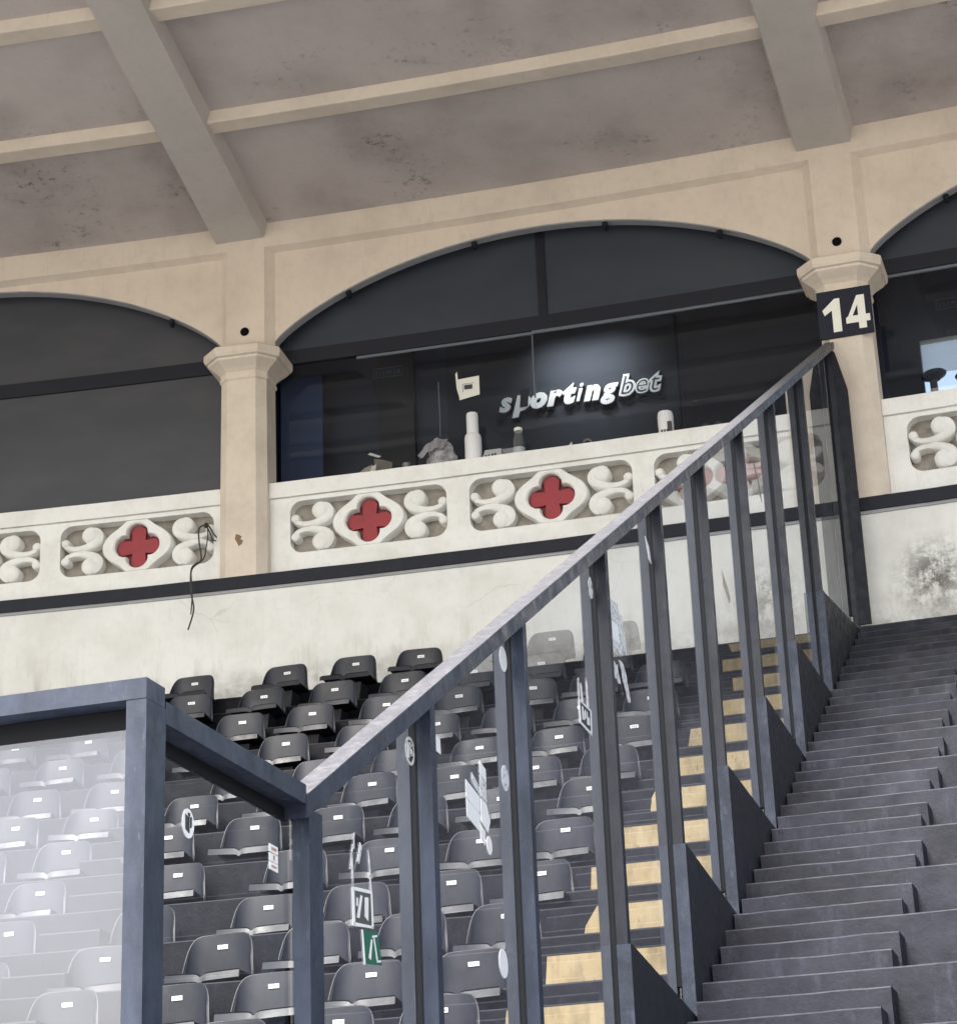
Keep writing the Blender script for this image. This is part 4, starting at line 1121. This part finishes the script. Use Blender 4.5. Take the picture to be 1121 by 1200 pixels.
c = (-15.57, 1.575)
sticker('tile_sticker', c, 'small white three-part sticker near the corner post', 'sticker', [('cell', [(c[0] - .036, c[1] + dz), (c[0] + .036, c[1] + dz - .002), (c[0] + .036, c[1] + dz + .024), (c[0] - .036, c[1] + dz + .025)], M['print_white'], 0) for dz in (-.040, -.012, .017)] + [('print', bars(c, [(-.02, .02, -.032, -.026, 0), (-.005, .005, -.008, .008, 0), (-.02, .02, .024, .032, 0)]), mat('pink_ink', (.5, .25, .2), .6), .002)])
c = (-14.744, 1.552)
sticker('framed_poster', c, 'white framed dark poster with scrawled white marks above the green one', 'poster', [
    ('frame', [[(c[0] - .103, c[1] - .075), (c[0] + .103, c[1] - .052), (c[0] + .10, c[1] - .044), (c[0] - .10, c[1] - .062)], [(c[0] - .11, c[1] + .050), (c[0] + .092, c[1] + .070), (c[0] + .092, c[1] + .082), (c[0] - .11, c[1] + .062)], [(c[0] - .11, c[1] - .075), (c[0] - .085, c[1] - .070), (c[0] - .09, c[1] + .06), (c[0] - .112, c[1] + .055)], [(c[0] + .085, c[1] - .055), (c[0] + .103, c[1] - .052), (c[0] + .094, c[1] + .080), (c[0] + .078, c[1] + .078)]], M['print_white'], .001),
    ('field', [(c[0] - .085, c[1] - .062), (c[0] + .085, c[1] - .044), (c[0] + .078, c[1] + .068), (c[0] - .09, c[1] + .050)], mat('dark_khaki_print', (.08, .08, .075), .5), 0),
    ('scrawl', [[(c[0] - .07, c[1] - .04), (c[0] - .045, c[1] - .04), (c[0] - .01, c[1] + .045), (c[0] - .03, c[1] + .045)], [(c[0] + .01, c[1] - .025), (c[0] + .045, c[1] - .035), (c[0] + .05, c[1] + .05), (c[0] + .015, c[1] + .045)], [(c[0] - .075, c[1] - .0), (c[0] - .06, c[1] + .0), (c[0] - .055, c[1] + .03), (c[0] - .07, c[1] + .03)]], M['print_white'], .002),
    ('drip_line', [[(c[0] - .11, c[1] + .06), (c[0] - .095, c[1] + .06), (c[0] - .10, c[1] + .185), (c[0] - .112, c[1] + .19)], [(c[0] + .078, c[1] + .08), (c[0] + .09, c[1] + .08), (c[0] + .075, c[1] + .19), (c[0] + .06, c[1] + .225)], [(c[0] - .055, c[1] + .16), (c[0] - .035, c[1] + .155), (c[0] + .0, c[1] + .225), (c[0] - .025, c[1] + .235)], [(c[0] - .13, c[1] + .12), (c[0] - .122, c[1] + .12), (c[0] - .09, c[1] + .21), (c[0] - .10, c[1] + .215)], [(c[0] - .09, c[1] + .2), (c[0] - .08, c[1] + .2), (c[0] - .075, c[1] + .26), (c[0] - .085, c[1] + .26)]], M['torn'], .001)])
c = (-14.66, 1.427)
sticker('green_poster', c, 'green sticker with broken white lettering below the framed poster', 'poster', [('field', [(c[0] - .095, c[1] + .050), (c[0] + .062, c[1] + .068), (c[0] + .10, c[1] - .046), (c[0] - .075, c[1] - .066)], M['green_print'], 0), ('white_edge', [(c[0] - .105, c[1] + .050), (c[0] - .093, c[1] + .051), (c[0] - .073, c[1] - .066), (c[0] - .085, c[1] - .07)], M['print_white'], .001), ('lettering', [[(c[0] - .04, c[1] - .04), (c[0] - .02, c[1] - .045), (c[0] + .0, c[1] + .03), (c[0] - .012, c[1] + .03)], [(c[0] + .0, c[1] + .045), (c[0] + .05, c[1] + .055), (c[0] + .05, c[1] + .048), (c[0] + .0, c[1] + .037)], [(c[0] + .01, c[1] + .045), (c[0] + .02, c[1] + .045), (c[0] + .055, c[1] - .042), (c[0] + .043, c[1] - .045)], [(c[0] + .043, c[1] - .036), (c[0] + .085, c[1] - .03), (c[0] + .085, c[1] - .037), (c[0] + .043, c[1] - .045)]], M['print_white'], .002)])
c = (-14.183, 2.262)
def ringp(c, rx, rz, k=.72, n=24):
    o = ell(c, rx, rz, n); i_ = ell(c, rx * k, rz * k, n); return [[o[j], o[(j + 1) % n], i_[(j + 1) % n], i_[j]] for j in range(n)]
sticker('ring_sticker', c, 'worn round crest sticker under the sloping rail, second bay', 'sticker', [('ring', ringp(c, .055, .056, .8), M['torn'], 0), ('worn_marks', bars(c, [(-.03, -.01, -.03, .03, .0), (.0, .008, -.02, .035, 0), (.015, .035, -.005, .01, -.01), (-.02, .02, .02, .028, 0)]), M['torn'], 0)])
c = (-13.848, 2.374)
sticker('blank_sticker', c, 'small blank white rectangle beside the second post', 'sticker', [('paper', [(c[0] - .046, c[1] + .032), (c[0] + .04, c[1] + .029), (c[0] + .045, c[1] - .034), (c[0] - .04, c[1] - .033)], M['print_white'], 0)])
sticker('white_notice', (-13.35, 2.25), 'cluster of large white pasted sheets in the third bay of the barrier', 'notice', [
    ('sheet', [(-13.482, 2.311), (-13.295, 2.276), (-13.30, 2.205), (-13.482, 2.236)], M['print_white'], 0), ('sheet', [(-13.482, 2.232), (-13.30, 2.201), (-13.306, 2.124), (-13.478, 2.155)], M['print_white'], 0),
    ('sheet', [(-13.279, 2.439), (-13.197, 2.417), (-13.195, 2.36), (-13.285, 2.385)], M['print_white'], .001), ('sheet', [(-13.283, 2.38), (-13.195, 2.355), (-13.20, 2.27), (-13.285, 2.28)], M['torn'], .001), ('sheet', [(-13.40, 2.36), (-13.294, 2.321), (-13.294, 2.285), (-13.40, 2.315)], M['torn'], .001),
    ('sheet', [(-13.28, 2.275), (-13.20, 2.265), (-13.153, 2.20), (-13.19, 2.145), (-13.28, 2.17)], M['print_white'], 0), ('sheet', [(-13.299, 2.165), (-13.233, 2.139), (-13.24, 2.079), (-13.298, 2.095)], M['print_white'], 0)])
for c, rx, rz, lab, m in (((-13.178, 2.092), .037, .040, 'small white oval sticker under the pasted sheets', 'print_white'), ((-12.853, 3.008), .054, .058, 'white round sticker high on the third post bay, under the rail', 'print_white'), ((-12.90, 2.448), .052, .058, 'worn round crest sticker halfway down beside the third post', 'torn'), ((-13.041, 1.615), .062, .062, 'large white round sticker low in the third bay', 'print_white')):
    sticker('round_sticker', c, lab, 'sticker', [('disc', ell(c, rx, rz), M[m], 0)])
c = (-11.41, 3.107)
sticker('framed_sticker', c, 'black sticker with white outline and lettering in the fourth bay', 'sticker', [('outline', [[(-11.536, 3.174), (-11.286, 3.171), (-11.286, 3.160), (-11.536, 3.163)], [(-11.53, 3.058), (-11.296, 3.047), (-11.296, 3.036), (-11.53, 3.046)], [(-11.536, 3.17), (-11.512, 3.17), (-11.506, 3.05), (-11.53, 3.05)], [(-11.31, 3.17), (-11.286, 3.17), (-11.296, 3.04), (-11.32, 3.04)]], M['print_white'], .001), ('field', [(-11.512, 3.163), (-11.31, 3.16), (-11.32, 3.047), (-11.506, 3.058)], M['black_print'], 0), ('lettering', bars(c, [(-.07, -.045, -.03, .04, 0), (-.03, .0, -.025, .02, .02), (.02, .035, -.035, .035, 0), (.045, .07, -.03, .01, .0)]), M['print_white'], .002), ('drip_line', [[(-11.53, 3.17), (-11.515, 3.17), (-11.51, 3.29), (-11.53, 3.27)], [(-11.47, 3.17), (-11.44, 3.17), (-11.46, 3.26), (-11.48, 3.27)], [(-11.36, 3.17), (-11.33, 3.17), (-11.34, 3.30), (-11.36, 3.33)]], M['torn'], .001)])
rnd = random.Random(4)
def ragged(p, amp, k=4):
    out = []
    for i in range(len(p)):
        a_, b_ = p[i], p[(i + 1) % len(p)]
        for j in range(k):
            t = j / k; e = 0 if j == 0 else amp
            out.append((a_[0] + (b_[0] - a_[0]) * t + rnd.uniform(-e, e), a_[1] + (b_[1] - a_[1]) * t + rnd.uniform(-e, e)))
    return out
sticker('torn_posters', (-10.6, 3.7), 'torn crumpled paper posters in the fifth bay before the white wall', 'poster', [('scrap', ragged([(-10.80, 3.99), (-10.45, 3.93), (-10.42, 3.72), (-10.79, 3.66)], .03, 5), M['torn'], 0), ('scrap', ragged([(-10.78, 3.62), (-10.64, 3.60), (-10.60, 3.50), (-10.75, 3.50)], .02), M['torn'], 0), ('scrap', ragged([(-10.60, 3.64), (-10.48, 3.62), (-10.38, 3.46), (-10.44, 3.45)], .015), M['torn'], 0), ('scrap', [(-10.72, 3.83), (-10.58, 3.84), (-10.56, 3.74), (-10.70, 3.73)], M['print_white'], .001)])
c = (-9.66, 4.585)
sticker('scrap_sticker', c, 'narrow white scrap near the top of the fifth post', 'sticker', [('scrap', [(-9.72, 4.66), (-9.64, 4.62), (-9.60, 4.52), (-9.66, 4.53)], M['print_white'], 0)])
sticker('corner_sticker', (-7.2, 5.14), 'small triangular tape remnant before the white wall', 'sticker', [('tape', [(-7.30, 5.23), (-7.05, 5.10), (-7.10, 5.04), (-7.30, 5.13)], mat('brown_tape', (.40, .36, .30), .6), 0)])
sticker('tape_mark', (-5.4, 6.6), 'thin jagged tape scrap in front of the balustrade', 'sticker', [('tape', [(-5.56, 6.72), (-5.50, 6.70), (-5.35, 6.55), (-5.30, 6.44), (-5.40, 6.50), (-5.47, 6.62)], mat('grey_tape_scrap', (.2, .2, .19), .6), 0)])
c = (-11.145, 3.885)
sticker('peeled_sticker', c, 'peeled oval sticker at the head of the fourth post', 'sticker', [('scrap', ragged(ell(c, .04, .06, 10), .008, 2), M['torn'], 0)])

for o in S.objects:
    if o.type == 'MESH': o.data.update()
print('objects', len(S.objects), 'tris', sum(sum(len(p.vertices) - 2 for p in m.polygons) for m in bpy.data.meshes))
